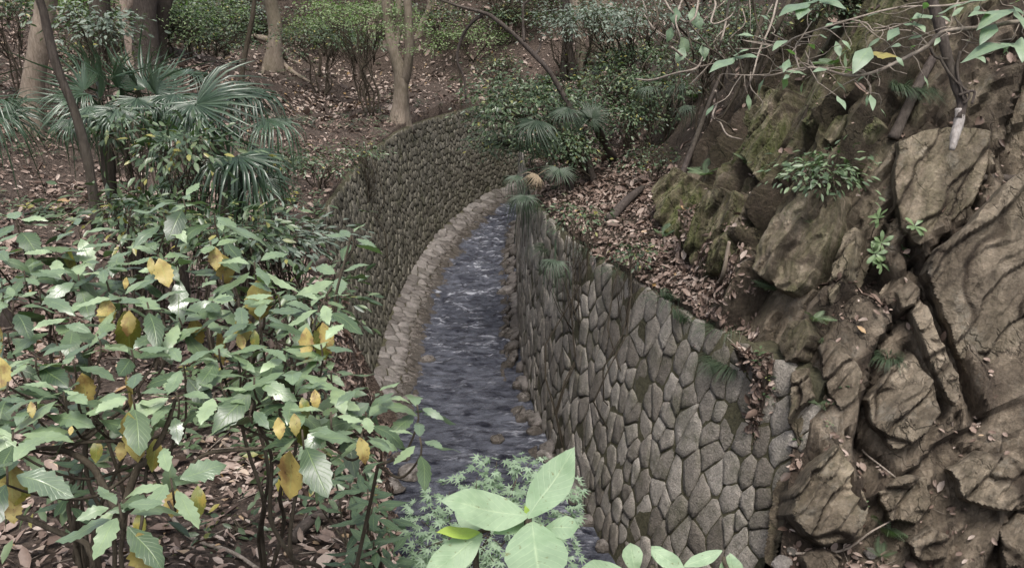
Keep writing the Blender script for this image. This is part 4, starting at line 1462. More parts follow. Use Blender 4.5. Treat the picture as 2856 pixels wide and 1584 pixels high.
for k, (lb, u, v, px) in enumerate([('fist sized grey rubble stone highest in the gully beside the wall end', 2005, 1015, 30), ('pale rubble stone in the gully half way down the wall end', 1998, 1120, 38), ('rubble stone wedged between boulder and wall low in the gully', 1975, 1205, 44),
    ('brown rubble stone just above the bottom edge right of the wall', 1950, 1345, 52), ('flat rubble stone at the bottom edge right of the wall', 1965, 1415, 60), ('small rubble stone left of the boulder on the soil', 1990, 1385, 34), ('loose tan stone on the litter at the bottom edge below the boulder', 2075, 1405, 46), ('lone stone lying on the soil below the large pale fern', 2190, 1390, 40)]):
    rubble(lb, u, v, px, 60 + k)

# ------------------------------------------------------------------ trees
def tree(label, px, rad, mat, crown=True, seed=0, ybase=None, name='tree', cat='tree', limbs=None, flare=(0.05, 0.7, 5), group='forest trees', crown_r=2.4, z_top=13.5, foliage=None, snags=0):
    r = random.Random(seed)
    if ybase is None:
        b = ground(*px[0])[0]
    else:
        b = plane_y(px[0][0], px[0][1], ybase)
    y = b[1]
    k = y / ray(*px[0])[1] / FPX
    root = thing(name, label, cat, b, group)
    pts = [plane_y(u, v, y) for u, v in px]
    pts[0] = b + np.array([0, 0, -0.30])
    d = norm(pts[-1] - pts[-2])
    d = norm(d * 0.7 + np.array([0, 0, 0.6]))
    rp = [q * k for q in rad]
    n0 = len(pts)
    if crown:
        while pts[-1][2] < z_top - 2:
            d = norm(d + np.array([r.gauss(0, .12), r.gauss(0, .12), 0.1]))
            pts.append(pts[-1] + d * 2.0)
            rp.append(max(rp[-1] * 0.86, 0.03))
    arc = np.r_[0, np.cumsum(np.linalg.norm(np.diff(np.array(pts), axis=0), axis=1))]
    arc /= arc[-1]
    rr_ = np.interp(np.linspace(0, 1, 30), arc, rp)
    v, f = tube(pts, rr_, 14, 64, 0.14, seed, flare=flare)
    add('trunk', v, f, mat, root, smooth_shade=True)
    for L in (limbs or []):
        lp, lr = L
        branch('limb', [plane_y(u, vv, y + dy) for u, vv, dy in lp], [q * k for q in lr], mat, root, 8, 24, 0.12, seed + 3)
    if crown:
        top = pts[-1]
        for q in range(5):
            e = top + np.array([r.gauss(0, 1.2), r.gauss(0, 1.2), r.uniform(0.3, 1.8)])
            branch('limb', jitter_path(pts[-2 - (q % 2)], e, 4, 0.07, r), [rp[-2] * 0.7, 0.015], mat, root, 5, 10)
        g = np.random.default_rng(seed + 9)
        pos, dirs, ups, size, var, _ = leaf_cloud(top + np.array([0, 0, 0.4]), (crown_r, crown_r, crown_r * 0.6), 34, 9, 0.19, g, -0.5)
        keep = pos[:, 2] > 8.3 - 0.02 * pos[:, 1]
        scatter('crown', kite_leaf(), pos[keep], dirs[keep], ups[keep], size[keep], var[keep], foliage or M_SHRUB, root)
    return root

tree('pale smooth leaning trunk at the far left edge of the bank', [(72, 325), (78, 270), (88, 190), (103, 90), (118, 0), (128, -60)], [30, 27, 26, 25, 24, 23], M_BARK, seed=1)
tree('thin grey slanting trunk crossing in front of the left palms', [(232, 500), (226, 430), (205, 340), (180, 260), (150, 190), (122, 90), (104, 0), (96, -60)], [13, 12, 11, 10, 10, 10, 9, 9], M_DBARK, seed=2, flare=(0.02, 0.2, 3), crown_r=1.2, ybase=8.0)
tree('pinkish forked slim trunk left of the thick dark trunk', [(337, 170), (330, 120), (320, 60), (312, 0), (308, -50)], [16, 13, 12, 11, 10], M_PBARK, seed=3, limbs=[([(318, 55, 0), (326, 30, -.1), (330, 0, -.2), (334, -60, -.2)], [9, 8, 8, 7])], crown_r=1.6)
tree('thick dark brown trunk standing behind the left palms', [(366, 175), (366, 120), (364, 60), (362, 0), (360, -60)], [33, 30, 31, 32, 32], M_DBARK, seed=4)
tree('dark trunk partly hidden just right of the thickest dark trunk', [(395, 150), (400, 90), (410, 20), (418, -50)], [22, 18, 18, 17], M_DBARK, seed=5)
tree('dark trunk at the top left wrapped in pale leaves', [(262, 130), (256, 60), (250, 0), (247, -50)], [27, 24, 25, 25], M_DBARK, seed=6)
tree('slim pale straight trunk standing on the far litter slope', [(545, 92), (549, 50), (553, 0), (556, -50)], [11, 9, 9, 9], M_BARK, seed=7, crown_r=1.8)
tr = tree('pale trunk with spreading buttress roots on the litter slope', [(684, 172), (690, 120), (692, 70), (684, 20), (678, -40)], [24, 19, 17, 17, 16], M_BARK, seed=8, flare=(0.05, 0.6, 3))
yb = tr.location[1]
for q, pts_ in enumerate([[(690, 130), (712, 165), (745, 190), (785, 212)], [(680, 130), (668, 165), (660, 190)], [(700, 120), (722, 150), (760, 165)], [(676, 100), (655, 96), (640, 90), (632, 95)]]):
    P_ = []
    for u, v in pts_[:1]:
        P_.append(plane_y(u, v, yb))
    for u, v in pts_[1:]:
        P_.append(ground(u, v)[0] + np.array([0, 0, 0.03]) if q < 3 else plane_y(u, v, yb))
    k_ = yb / FPX
    branch('root', P_, [9 * k_, 8 * k_, 5 * k_, 3 * k_], M_BARK, tr, 8, 20, 0.15, q)
tree('thin leaning sapling left of the buttress rooted trunk', [(602, 235), (610, 180), (622, 110), (634, 50), (640, 0), (645, -50)], [7, 6, 6, 6, 5, 5], M_TWIG, seed=9, crown_r=1.2, flare=(0.03, .2, 3))
divided = tree('central pale trunk dividing into two stems above the left wall', [(1000, 304), (1006, 270), (1010, 215), (1006, 180), (990, 130), (978, 70), (972, 10), (968, -50)], [25, 19, 18, 17, 14, 12, 11, 10], M_BARK, seed=10,
     limbs=[([(1012, 215, 0), (1026, 165, -.15), (1030, 110, -.25), (1028, 50, -.3), (1024, 0, -.3), (1020, -60, -.3)], [15, 12, 11, 10, 9, 8]), ([(990, 130, 0), (1000, 90, .2), (1003, 40, .3), (1000, -50, .4)], [10, 9, 8, 7])], flare=(0.05, 0.9, 5))
tree('leaning pale trunk behind and left of the divided trunk', [(928, 100), (940, 60), (955, 20), (966, -40)], [12, 11, 10, 10], M_BARK, seed=11)
tree('curved pale trunk behind and right of the divided trunk', [(1048, 95), (1066, 60), (1080, 30), (1086, 0), (1088, -50)], [10, 10, 9, 9, 9], M_BARK, seed=12)
for q, (u0, v0, u1, w, lb) in enumerate([(1478, 195, 1448, 13, 'leftmost pale stem of the clump of trunks on the right bank'), (1500, 130, 1478, 10, 'second slim stem of the clump of trunks on the right bank'), (1522, 130, 1500, 12, 'third stem of the trunk clump on the right bank'), (1545, 118, 1520, 12, 'rightmost pale stem of the trunk clump on the right bank'), (1432, 170, 1424, 13, 'dark trunk just left of the trunk clump on the right bank')]):
    tree(lb, [(u0, v0), ((u0 + u1) / 2, v0 - 60), (u1, 20), (u1 - 6, -50)], [w * 1.15, w, w * .95, w * .9], M_DBARK if q == 4 else M_BARK, seed=20 + q, ybase=21.0 + 0.4 * q, crown_r=1.5)
tree('slender dark tree leaning left over the stream from the right bank', [(1505, 452), (1478, 400), (1462, 330), (1432, 268), (1385, 185), (1345, 140), (1290, 85), (1240, 45), (1216, 33), (1140, 12), (1080, -10)], [9, 8, 7, 7, 6, 6, 5, 5, 4, 3, 2], M_DBARK, crown=False, seed=30, flare=(0.04, .5, 3), group='leaning trees',
     limbs=[([(1318, 36 + 70, 0), (1316, 22, .1), (1330, 0, .1), (1345, -30, .1)], [4, 3, 3, 2]), ([(1345, 140, 0), (1358, 120, .2), (1362, 90, .2)], [4, 3, 2]), ([(1220, 33, 0), (1185, 60, .1), (1160, 100, .2), (1150, 150, .2), (1168, 200, .2), (1172, 250, .2)], [4, 4, 4, 3, 3, 2])])
for q, (pts_, w, lb) in enumerate([([(905, 200), (912, 160), (918, 110), (900, 60)], 4, 'bent thin sapling on the litter slope left of the divided trunk'), ([(800, 190), (806, 150), (800, 120)], 4, 'short crooked twig standing on the litter slope'), ([(1158, 265), (1160, 200), (1150, 140), (1175, 80)], 4, 'thin dark sapling right of the divided trunk')]):
    tree(lb, pts_, [w, w * .8, w * .6, w * .5][:len(pts_)], M_TWIG, crown=False, seed=40 + q, flare=(.03, .1, 3), name='sapling', cat='sapling', group='thin saplings')

LAND = [(100, 'the pale leaning trunk at the far left'), (262, 'the leaf wrapped dark trunk'), (362, 'the thick dark trunk'), (549, 'the slim pale straight trunk'), (690, 'the buttress rooted trunk'), (800, 'the gap after the buttress rooted trunk'), (980, 'the divided trunk'), (1085, 'the curved pale trunk'), (1230, 'the top of the slender leaning tree'), (1424, 'the trunk clump'), (1520, 'the last stem of the trunk clump')]
used_labels = {}
def place_label(kind, p):
    w = np.asarray(p, float) - CAM
    dep = w[1] * CP - w[2] * SP
    u = CU + FPX * w[0] / dep
    k = min(LAND, key=lambda q: abs(q[0] - u))
    side = 'left of' if u < k[0] - 25 else 'right of' if u > k[0] + 25 else 'behind'
    far = 'near' if p[1] < 34 else 'half way back' if p[1] < 37.5 else 'far back' if p[1] < 41 else 'farthest back'
    lab = kind + ' ' + far + ' ' + side + ' ' + k[1]
    return lab
rs = random.Random(77)
lab_far = 'slim pale trunk among the undergrowth of the far hillside'
for q in range(26):                                               # thin stems of the far wood
    x, y = rs.uniform(-24, 16), rs.uniform(35, 52)
    if -8 < x < -2 and y < 40:
        continue
    z = drop(x, y)
    root = thing('tree', place_label('slim trunk', (x, y, z)), 'tree', (x, y, z), 'slim trunks of the far wood')
    top = np.array([x + rs.gauss(0, 1.0), y + rs.gauss(0, .6), z + 7])
    w = rs.uniform(0.05, 0.16)
    v, f = tube(jitter_path((x, y, z - .2), top, 5, 0.02, rs), [w, w * .8], 7, 14, 0.1, q)
    add('trunk', v, f, rs.choice([M_BARK, M_PBARK, M_BARK, M_DBARK]), root, smooth_shade=True)

# dead poles, logs and sticks
def stick(name, label, cat, pts, rad, mat, group='dead poles and sticks', seed=0, sides=8, n=None, rough=0.12):
    pts = np.asarray(pts, float)
    root = tag(add(name, *(lambda vf: (vf[0] - pts[0], vf[1]))(tube(pts, rad, sides, n or 24, rough, seed)), mat, None, smooth_shade=True), label, cat, group)
    root.location = pts[0]
    return root
def onrock(u, v, h=0.05):
    g, n = ground(u, v)
    return g + n * h
_t0 = (onrock(1690, 515, .04) - CAM) @ np.array([0, CP, -SP])
pole_pts = [P(1690, 515, _t0), P(1714, 445, _t0 - .05), P(1756, 335, _t0 + .1), P(1790, 245, _t0 + .2), P(1812, 190, _t0 + .3)]
pole = stick('dead_pole', 'dark upper length of a dead pole leaning on the slope with a bare pale foot', 'dead branch', pole_pts, [0.045, 0.044, 0.04, 0.034, 0.02], M_DBARK, seed=1)
add('bare_foot', *(tube([P(1688, 520, _t0), P(1701, 482, _t0 - .03), P(1714, 445, _t0 - .05)], [0.050, 0.049, 0.048], 8, 12, 0.06, 2)), M_PBARK, pole, smooth_shade=True)
stick('fallen_log', 'dark straight log lying steeply up the rock face in the upper right', 'log', [onrock(2235, 352, .1), onrock(2290, 258, .16), onrock(2345, 160, .16)], [0.06, 0.055, 0.045], M_DBARK, seed=3)
stick('fallen_log', 'dark log end sticking out of the rock at the right edge', 'log', [onrock(2468, 456, .2), onrock(2530, 462, .24), onrock(2620, 470, .2)], [0.04, 0.045, 0.045], M_DBARK, seed=4)
stick('fallen_log', 'mossy dark log lying slantwise on the litter ledge', 'log', [onrock(1535, 562, .06), onrock(1575, 525, .1), onrock(1618, 480, .06)], [0.075, 0.07, 0.05], M_DBARK, seed=5)
stick('dead_stick', 'short weathered stick propped against the dark mossy slab', 'stick', [onrock(1808, 722, .03), onrock(1835, 690, .16), onrock(1862, 645, .22)], [0.03, 0.026, 0.02], M_BARK, seed=6)
stick('sapling', 'bare upright sapling stem at the right end of the litter ledge', 'sapling', [onrock(1897, 905, .02), plane_y(1897, 800, 9.6), plane_y(1890, 700, 9.6), plane_y(1884, 640, 9.6)], [0.022, 0.018, 0.014, 0.008], M_TWIG, seed=7)
stick('dead_stick', 'thin pale root trailing over the bottom right rocks', 'root', [onrock(1980, 1392, .05), onrock(2100, 1378, .12), onrock(2150, 1350, .3), onrock(2230, 1305, .14), onrock(2258, 1292, .08)], [0.014, 0.014, 0.012, 0.009, 0.005], M_PALETWIG, seed=8)
stick('dead_stick', 'curved thin root hanging across the lower rock face', 'root', [onrock(2178, 1128, .06), onrock(2200, 1155, .14), onrock(2250, 1175, .12), onrock(2280, 1218, .08)], [0.010, 0.010, 0.009, 0.006], M_PALETWIG, seed=9)
stick('dead_stick', 'thin stick lying on the leaf litter at the bottom left', 'stick', [onrock(430, 1312, .03), onrock(490, 1370, .04), onrock(580, 1402, .03), onrock(650, 1440, .02)], [0.012, 0.013, 0.012, 0.010], M_PALETWIG, seed=10)
stick('dead_stick', 'thick dead branch on the litter behind the stems at the bottom centre', 'stick', [onrock(735, 1372, .03), onrock(790, 1330, .06), onrock(850, 1292, .06)], [0.035, 0.03, 0.02], M_DBARK, seed=11)
stick('dead_stick', 'thin bare branch lying among the palms on the left bank', 'stick', [onrock(20, 560, .04), onrock(70, 548, .07), onrock(140, 545, .05)], [0.03, 0.028, 0.02], M_DBARK, seed=12)

# ------------------------------------------------------------------ palms
def palm(label, base, top, fronds, seed, trunk_r=0.07, group='fan palms', mat=M_DBARK, scale=0.88, blade=None):
    root = thing('fan_palm', label, 'palm', base, group)
    b, t = np.asarray(base, float), np.asarray(top, float)
    v, f = tube(jitter_path(b - np.array([0, 0, .1]), t, 4, 0.02, random.Random(seed)), [trunk_r * 1.1, trunk_r, trunk_r * 0.9], 9, 20, 0.22, seed)
    add('trunk', v, f, mat, root, smooth_shade=True)
    for k, fd in enumerate(fronds):
        (hu, hv, ht), (tu, tv, tt_), up, fan = fd[:4]
        m = fd[4] if len(fd) > 4 else blade
        hub, tip = P(hu, hv, ht), P(tu, tv, tt_)
        if isinstance(up, str):
            c = norm(CAM - hub)
            up = {'u': np.array([0, 0, 1.0]), 'c': c, 'uc': np.array([0, 0, 1.0]) * 0.7 + c * 0.5, 'b': np.array([0, 0, 1.0]) * 0.5 - c * 0.8}[up]
        tip = hub + (tip - hub) * scale
        frond(root, hub, tip, up, fan, t + np.array([0, 0, -0.05]), m, seed * 31 + k)
    return root

def under(u, v, t, dz=0.0):
    p = P(u, v, t)
    return np.array([p[0], p[1], drop(p[0], p[1])])

T1 = 9.0
pb = under(285, 420, 9.4); 
palm('leftmost fan palm with upright dark fronds beside the thin slanting trunk', pb, P(268, 300, 9.3), [
    ((212, 232, 9.1), (150, 128, 9.3), 'b', 0), ((200, 262, 8.9), (85, 205, 8.8), 'u', 1), ((232, 262, 8.8), (262, 352, 8.5), 'uc', 3), ((300, 228, 9.2), (345, 150, 9.6), 'b', 2),
    ((255, 252, 9.0), (215, 150, 9.4), 'b', 2), ((185, 300, 8.8), (150, 378, 8.6), 'uc', 3), ((290, 275, 8.7), (290, 372, 8.4), 'uc', 4), ((225, 240, 9.0), (115, 265, 8.8), 'u', 1)], 1)
pb = under(400, 430, 9.6)
palm('middle fan palm with dark upright fronds in front of the thick dark trunk', pb, P(395, 310, 9.6), [
    ((370, 225, 9.4), (362, 110, 9.8), 'b', 2), ((392, 240, 9.4), (425, 150, 9.8), 'b', 0), ((345, 245, 9.1), (350, 345, 8.8), 'uc', 4), ((480, 190, 10.2), (575, 195, 10.4), 'u', 1),
    ((470, 188, 10.2), (375, 170, 10.4), 'u', 0), ((405, 245, 9.2), (385, 320, 8.9), 'uc', 3), ((350, 225, 9.4), (290, 175, 9.6), 'b', 0), ((440, 235, 9.3), (500, 300, 9.0), 'u', 1)], 2)
pb = under(540, 470, 9.2)
palm('right hand fan palm of the left bank with wide drooping glossy fronds', pb, P(545, 345, 9.2), [
    ((492, 262, 9.0), (625, 345, 8.6), 'c', 0), ((488, 262, 9.0), (430, 330, 8.7), 'uc', 3), ((590, 232, 9.4), (765, 275, 9.2), 'u', 3), ((600, 222, 9.6), (690, 240, 9.7), 'u', 1),
    ((560, 240, 9.2), (640, 190, 9.6), 'u', 0), ((668, 298, 9.3), (765, 372, 9.0), 'u', 3), ((640, 280, 9.5), (700, 240, 9.6), 'u', 1), ((520, 250, 9.1), (560, 360, 8.7), 'uc', 4)], 3)
pb = under(600, 560, 8.6)
palm('lower fan palm with dark hanging fronds above the aucuba', pb, P(590, 430, 8.6), [
    ((596, 392, 8.4), (720, 488, 8.0), 'u', 4), ((580, 392, 8.4), (575, 500, 8.0), 'uc', 4), ((640, 445, 8.5), (655, 545, 8.2), 'uc', 0), ((632, 380, 8.7), (730, 430, 8.5), 'u', 1),
    ((420, 330, 8.9), (500, 395, 8.6), 'u', 3), ((345, 498, 8.4), (335, 560, 8.1), 'uc', 0), ((350, 500, 8.4), (440, 525, 8.1), 'u', 0), ((430, 455, 8.6), (510, 500, 8.4), 'u', 1)], 4)
pb = under(-60, 420, 9.0)
palm('fan palm mostly hidden beyond the left edge beside the pale trunk', pb, P(-70, 300, 9.0), [((-20, 262, 8.8), (65, 250, 8.6), 'u', 1), ((-15, 280, 8.8), (40, 350, 8.5), 'uc', 3), ((-60, 240, 9.0), (-20, 160, 9.3), 'b', 0), ((10, 300, 9), (110, 190, 9.2), 'u', 1)], 5)
pb = ground(1548, 400)[0]
palm('fan palm on the right bank with a pale spiky crown above the leaning tree foot', pb, P(1500, 320, 15.6), [
    ((1490, 298, 15.4), (1535, 240, 15.8), 'c', 2), ((1485, 298, 15.4), (1455, 245, 15.8), 'c', 2), ((1490, 300, 15.4), (1550, 312, 15.3), 'c', 0), ((1350, 300, 14.8), (1235, 385, 14.5), 'u', 1), ((1365, 305, 14.8), (1300, 385, 14.4), 'u', 3),
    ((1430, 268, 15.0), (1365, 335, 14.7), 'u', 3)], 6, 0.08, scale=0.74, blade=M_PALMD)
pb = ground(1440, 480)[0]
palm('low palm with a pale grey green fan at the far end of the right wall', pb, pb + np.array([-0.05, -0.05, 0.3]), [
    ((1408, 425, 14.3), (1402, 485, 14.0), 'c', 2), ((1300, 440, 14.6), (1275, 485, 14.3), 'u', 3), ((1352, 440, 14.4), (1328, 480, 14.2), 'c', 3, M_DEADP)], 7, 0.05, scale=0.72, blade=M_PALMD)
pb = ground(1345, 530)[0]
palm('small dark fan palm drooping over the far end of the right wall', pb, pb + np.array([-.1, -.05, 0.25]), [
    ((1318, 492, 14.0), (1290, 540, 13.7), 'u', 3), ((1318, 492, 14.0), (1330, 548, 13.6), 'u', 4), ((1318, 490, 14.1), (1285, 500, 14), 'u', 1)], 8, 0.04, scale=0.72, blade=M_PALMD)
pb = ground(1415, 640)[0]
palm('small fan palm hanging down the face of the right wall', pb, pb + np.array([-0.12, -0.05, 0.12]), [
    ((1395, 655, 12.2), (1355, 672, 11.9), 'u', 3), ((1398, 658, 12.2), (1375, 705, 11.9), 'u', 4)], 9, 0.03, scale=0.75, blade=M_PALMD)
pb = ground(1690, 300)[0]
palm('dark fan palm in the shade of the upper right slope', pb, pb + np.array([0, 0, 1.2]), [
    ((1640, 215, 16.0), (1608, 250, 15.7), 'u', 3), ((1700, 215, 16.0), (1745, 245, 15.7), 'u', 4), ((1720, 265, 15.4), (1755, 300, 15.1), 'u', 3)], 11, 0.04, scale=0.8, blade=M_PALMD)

# ------------------------------------------------------------------ shrubs and background foliage
def bush(label, u, v, t, rad_px, mat=None, leaf=0.07, n=90, per=10, seed=0, h=1.0, group=None, depth=1.0, ground_uv=None, free=False, **kw):
    gq = ground(u, v + rad_px * h * 0.45)[0]
    tg = (gq - CAM) @ np.array([0, CP, -SP])
    if tg < t * 1.02 and not free:
        t = tg * 0.985
    c = P(u, v, t)
    k = t / FPX
    rx = rad_px * k
    base = np.array([c[0], c[1], drop(c[0], c[1])]) if ground_uv is None else ground(*ground_uv)[0]
    return shrub('shrub', label, 'shrub', base, c, (rx, rx * depth, rx * h), mat or M_SHRUB, leaf, n, per, group, seed, **kw)

G1 = 'evergreen shrubs of the right bank'
bush('large glossy evergreen shrub spilling over the right bank above the stream bend', 1340, 285, 16.3, 160, None, 0.085, 260, 14, 1, 0.68, G1, .8, ground_uv=(1500, 430), free=True)
bush('dense shaded evergreen between the leaning tree and the pale crowned palm', 1545, 225, 17.4, 95, None, 0.08, 130, 12, 48, 0.75, G1, ground_uv=(1580, 380), free=True)
bush('drooping evergreen shrub in front of the leaning tree foot over the bend', 1400, 365, 15.2, 75, None, 0.08, 90, 11, 53, 0.6, G1, ground_uv=(1500, 450), free=True)
bush('dark evergreen shrub on the upper right slope above the bare litter', 1610, 300, 16.4, 80, None, 0.075, 90, 11, 49, 0.7, G1, ground_uv=(1640, 400), free=True)
bush('grey leaved shrub crowning the right bank left of the vines', 1520, 60, 17.5, 120, M_GREY, 0.08, 120, 11, 50, 0.6, G1, ground_uv=(1600, 300), free=True)
bush('small evergreen shrub hanging low over the far left wall', 1260, 375, 17.2, 62, None, 0.075, 60, 12, 2, 0.95, G1, ground_uv=(1390, 380))
bush('grey green leafy shrub hiding the trunk clump on the right bank', 1450, 70, 20.0, 125, M_GREY, 0.085, 110, 10, 3, 0.55, G1)
bush('bright green shrub just below the trunk clump on the right bank', 1590, 150, 18.5, 105, None, 0.08, 130, 11, 4, 0.5, G1)
bush('dark shrub deep in shade on the upper right slope', 1680, 235, 16.5, 100, None, 0.08, 95, 9, 5, 0.6, G1)
bush('shrub of small pale leaves at the top right of the bank beneath the vines', 1650, 60, 19, 120, M_GREY, 0.07, 110, 10, 6, 0.6, G1)
bush('low shrub around the foot of the slender leaning tree', 1440, 385, 15.6, 70, None, 0.07, 60, 9, 7, 0.5, G1)
bush('dark shrub at the top of the slope above the dead pole', 1830, 60, 15.0, 110, None, 0.06, 90, 10, 8, 0.7, G1)
G2 = 'bushes of the far hillside'
bush('bright feathery bush at the top left of the divided trunk', 915, 45, 23.0, 150, M_BRIGHT, 0.075, 190, 13, 11, 0.45, G2, flat=.15)
for (u_, v_, t_, r_, n_) in [(1010, 95, 21.6, 80, 40), (930, 60, 21.8, 60, 26), (1075, 60, 22.2, 70, 28), (1060, 130, 21.4, 40, 12)]:
    pos, dirs, ups, size, var, _ = leaf_cloud(P(u_, v_, t_), np.array([r_, r_, r_ * .55]) * t_ / FPX, n_, 12, 0.05, np.random.default_rng(int(u_)), -0.5, flat=.15)
    scatter('foliage', small_leaf(0.42), pos, dirs, ups, size, var, M_BRIGHT, divided)
bush('yellow green bush above the dark hollow of the far bank', 1190, 105, 33, 115, M_BRIGHT, 0.09, 150, 12, 13, 0.45, G2, flat=.2)
bush('dark glossy bush behind the buttress rooted trunk', 800, 110, 29, 120, None, 0.09, 130, 12, 14, 0.55, G2)
bush('dark bush beneath the bright feathery foliage', 900, 110, 28, 75, None, 0.09, 70, 11, 15, 0.5, G2)
bush('bush of dark leaves left of the divided trunk top', 1105, 45, 34, 75, None, 0.10, 60, 11, 16, 0.7, G2)
bush('deep green bush right of the thick dark trunks', 470, 70, 25, 85, None, 0.09, 100, 12, 17, 0.7, G2)
bush('pale leafed bush between the thin slanting trunk and the pinkish trunk', 235, 75, 15.5, 85, M_GREY, 0.11, 70, 9, 18, 0.75, G2)
bush('dark bush at the top left corner behind the pale trunk', 20, 40, 18, 90, None, 0.09, 90, 10, 19, 0.8, G2)
bush('green bush filling the gap behind the slim pale straight trunk', 560, 30, 36, 80, None, 0.11, 70, 11, 20, 0.6, G2)
bush('mixed bush behind the thin leaning sapling', 640, 40, 38, 60, M_GREY, 0.11, 60, 10, 21, 0.7, G2)
bush('bush on the far slope behind the slender leaning tree top', 1290, 50, 38, 80, None, 0.11, 80, 11, 22, 0.6, G2)
bush('dark creeping bush along the dark hollow of the far bank', 1260, 165, 33, 60, None, 0.09, 50, 10, 23, 0.4, G2)
G3 = 'low plants on the left bank'
bush('spread of small seedlings on the slope above the left wall', 800, 420, 16.0, 95, None, 0.075, 60, 7, 31, 0.35, G3, stems=8)
bush('narrow leafed shrub in front of the left wall with bluish leaves', 715, 612, 7.4, 95, M_GREY, 0.085, 75, 8, 32, 0.55, G3, w=.3)
bush('dark shrub beneath the lower fan palm behind the aucuba', 590, 600, 7.2, 110, None, 0.10, 70, 8, 33, 0.6, G3, w=.34)
bush('dark leafed shrub at the foot of the left palms', 340, 545, 7.6, 110, None, 0.10, 60, 8, 34, 0.5, G3, w=.34)
bush('leafy shrub mixed among the drooping fans of the left palms', 470, 380, 8.2, 85, None, 0.10, 45, 8, 51, 0.8, G3, w=.36, free=True)
bush('leafy sprig growing up between the left hand palms', 320, 330, 8.6, 60, None, 0.09, 26, 8, 52, 0.9, G3, w=.36, free=True)
bush('low tuft of leaves draped over the top edge of the left wall', 905, 385, 19.0, 62, None, 0.07, 45, 8, 35, 0.4, G3)
bush('low green plants at the foot of the right hand left bank palm', 690, 410, 12.5, 80, None, 0.075, 55, 8, 36, 0.45, G3)
bush('shrub at the near end of the left wall with drooping leaves', 760, 760, 6.6, 75, None, 0.09, 45, 8, 37, 0.7, G3, w=.34)
bush('undergrowth plant in shadow below the aucuba stems on the left', 160, 1190, 4.4, 95, None, 0.105, 16, 6, 38, 0.4, G3)
bush('undergrowth shrub of dull leaves behind the aucuba at the bank edge', 770, 1150, 5.6, 70, None, 0.09, 22, 7, 39, 0.75, G3)
bush('small seedlings on the litter below the aucuba', 600, 1330, 5.2, 60, None, 0.06, 12, 6, 40, 0.3, G3)
G4 = 'plants on the rock face'
bush('broad leafed bush growing on the rock face above the broad slab', 2065, 440, 9.6, 88, M_ROCKBUSH, 0.085, 48, 9, 41, 0.62, G4, w=.36)
bush('tangle of low leafy plants on the upper slope beneath the vines', 1790, 130, 14.0, 95, None, 0.065, 80, 10, 44, 0.7, G4)
bush('leafy plants hanging at the top of the slope left of the mossy rib', 1900, 90, 12.6, 90, None, 0.06, 70, 10, 45, 0.8, G4)
bush('scattered small leaved plants on the dark slope left of the dead pole', 1640, 400, 15.0, 80, None, 0.06, 45, 8, 46, 0.5, G4)
bush('small leafy plants at the top edge above the rock face', 2120, 30, 11.5, 100, None, 0.06, 60, 9, 47, 0.5, G4)
bush('low plants among the litter on the ledge above the wall', 1460, 545, 12.8, 60, None, 0.07, 30, 7, 42, 0.45, G4)
bush('small plants at the top of the wall middle beside the litter', 1590, 640, 11.6, 55, None, 0.065, 26, 7, 43, 0.5, G4)
rs = random.Random(5)
KINDS_ = [(M_SHRUB, 'dark leafy bush'), (M_GREY, 'grey green bush'), (M_BRIGHT, 'bright green bush')]
n_b = 0
while n_b < 160:
    x, y = rs.uniform(-20, 13), rs.uniform(33.5, 45)
    if n_b > 104:
        x, y = rs.uniform(-17, 8), rs.uniform(33.5, 41)
    if n_b < 22:
        x, y = rs.uniform(-20, -9), rs.uniform(21, 34)
    if -6.5 < x < -0.5 and y < 37.5 or (x > 2 and y < 35):
        n_b += 1
        continue
    z = drop(x, y)
    R = rs.uniform(0.8, 1.5) if n_b < 105 else rs.uniform(1.0, 1.9)
    m_, lab = KINDS_[rs.choice([0, 0, 1, 1, 2, 2])]
    shrub('shrub', place_label(lab, (x, y, z)), 'shrub', (x, y, z), (x, y, z + R * 0.6), (R * 1.2, R, R * 0.75), m_, 0.10, 60, 11, 'understorey bushes of the far hillside', 200 + n_b, kite_leaf(), stems=4, flat=.2)
    n_b += 1
# ------------------------------------------------------------------ aucuba
AUC = [mesh_of('leaf', leaf_grid(AUCUBA, 0.10 + 0.05 * (s % 3), 0.10 + 0.07 * (s % 4), 0.20, 9, s, 0.165 + 0.025 * (s % 3), 0.07), M_AUC) for s in range(7)]
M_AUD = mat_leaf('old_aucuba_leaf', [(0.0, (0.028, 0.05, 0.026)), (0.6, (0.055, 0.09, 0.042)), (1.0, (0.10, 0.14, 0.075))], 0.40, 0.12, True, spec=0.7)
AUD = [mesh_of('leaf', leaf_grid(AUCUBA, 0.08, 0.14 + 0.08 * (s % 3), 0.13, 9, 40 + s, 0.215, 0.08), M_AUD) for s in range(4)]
AUY = [mesh_of('leaf', leaf_grid(AUCUBA, 0.10, 0.12 + 0.1 * s, 0.13, 9, 20 + s, 0.30, 0.07), M_YEL) for s in range(3)]
AUO = [mesh_of('leaf', leaf_grid(AUCUBA, 0.10, 0.12 + 0.1 * s, 0.10, 9, 30 + s, 0.29, 0.06), M_OLIVE) for s in range(2)]
ra = random.Random(12)

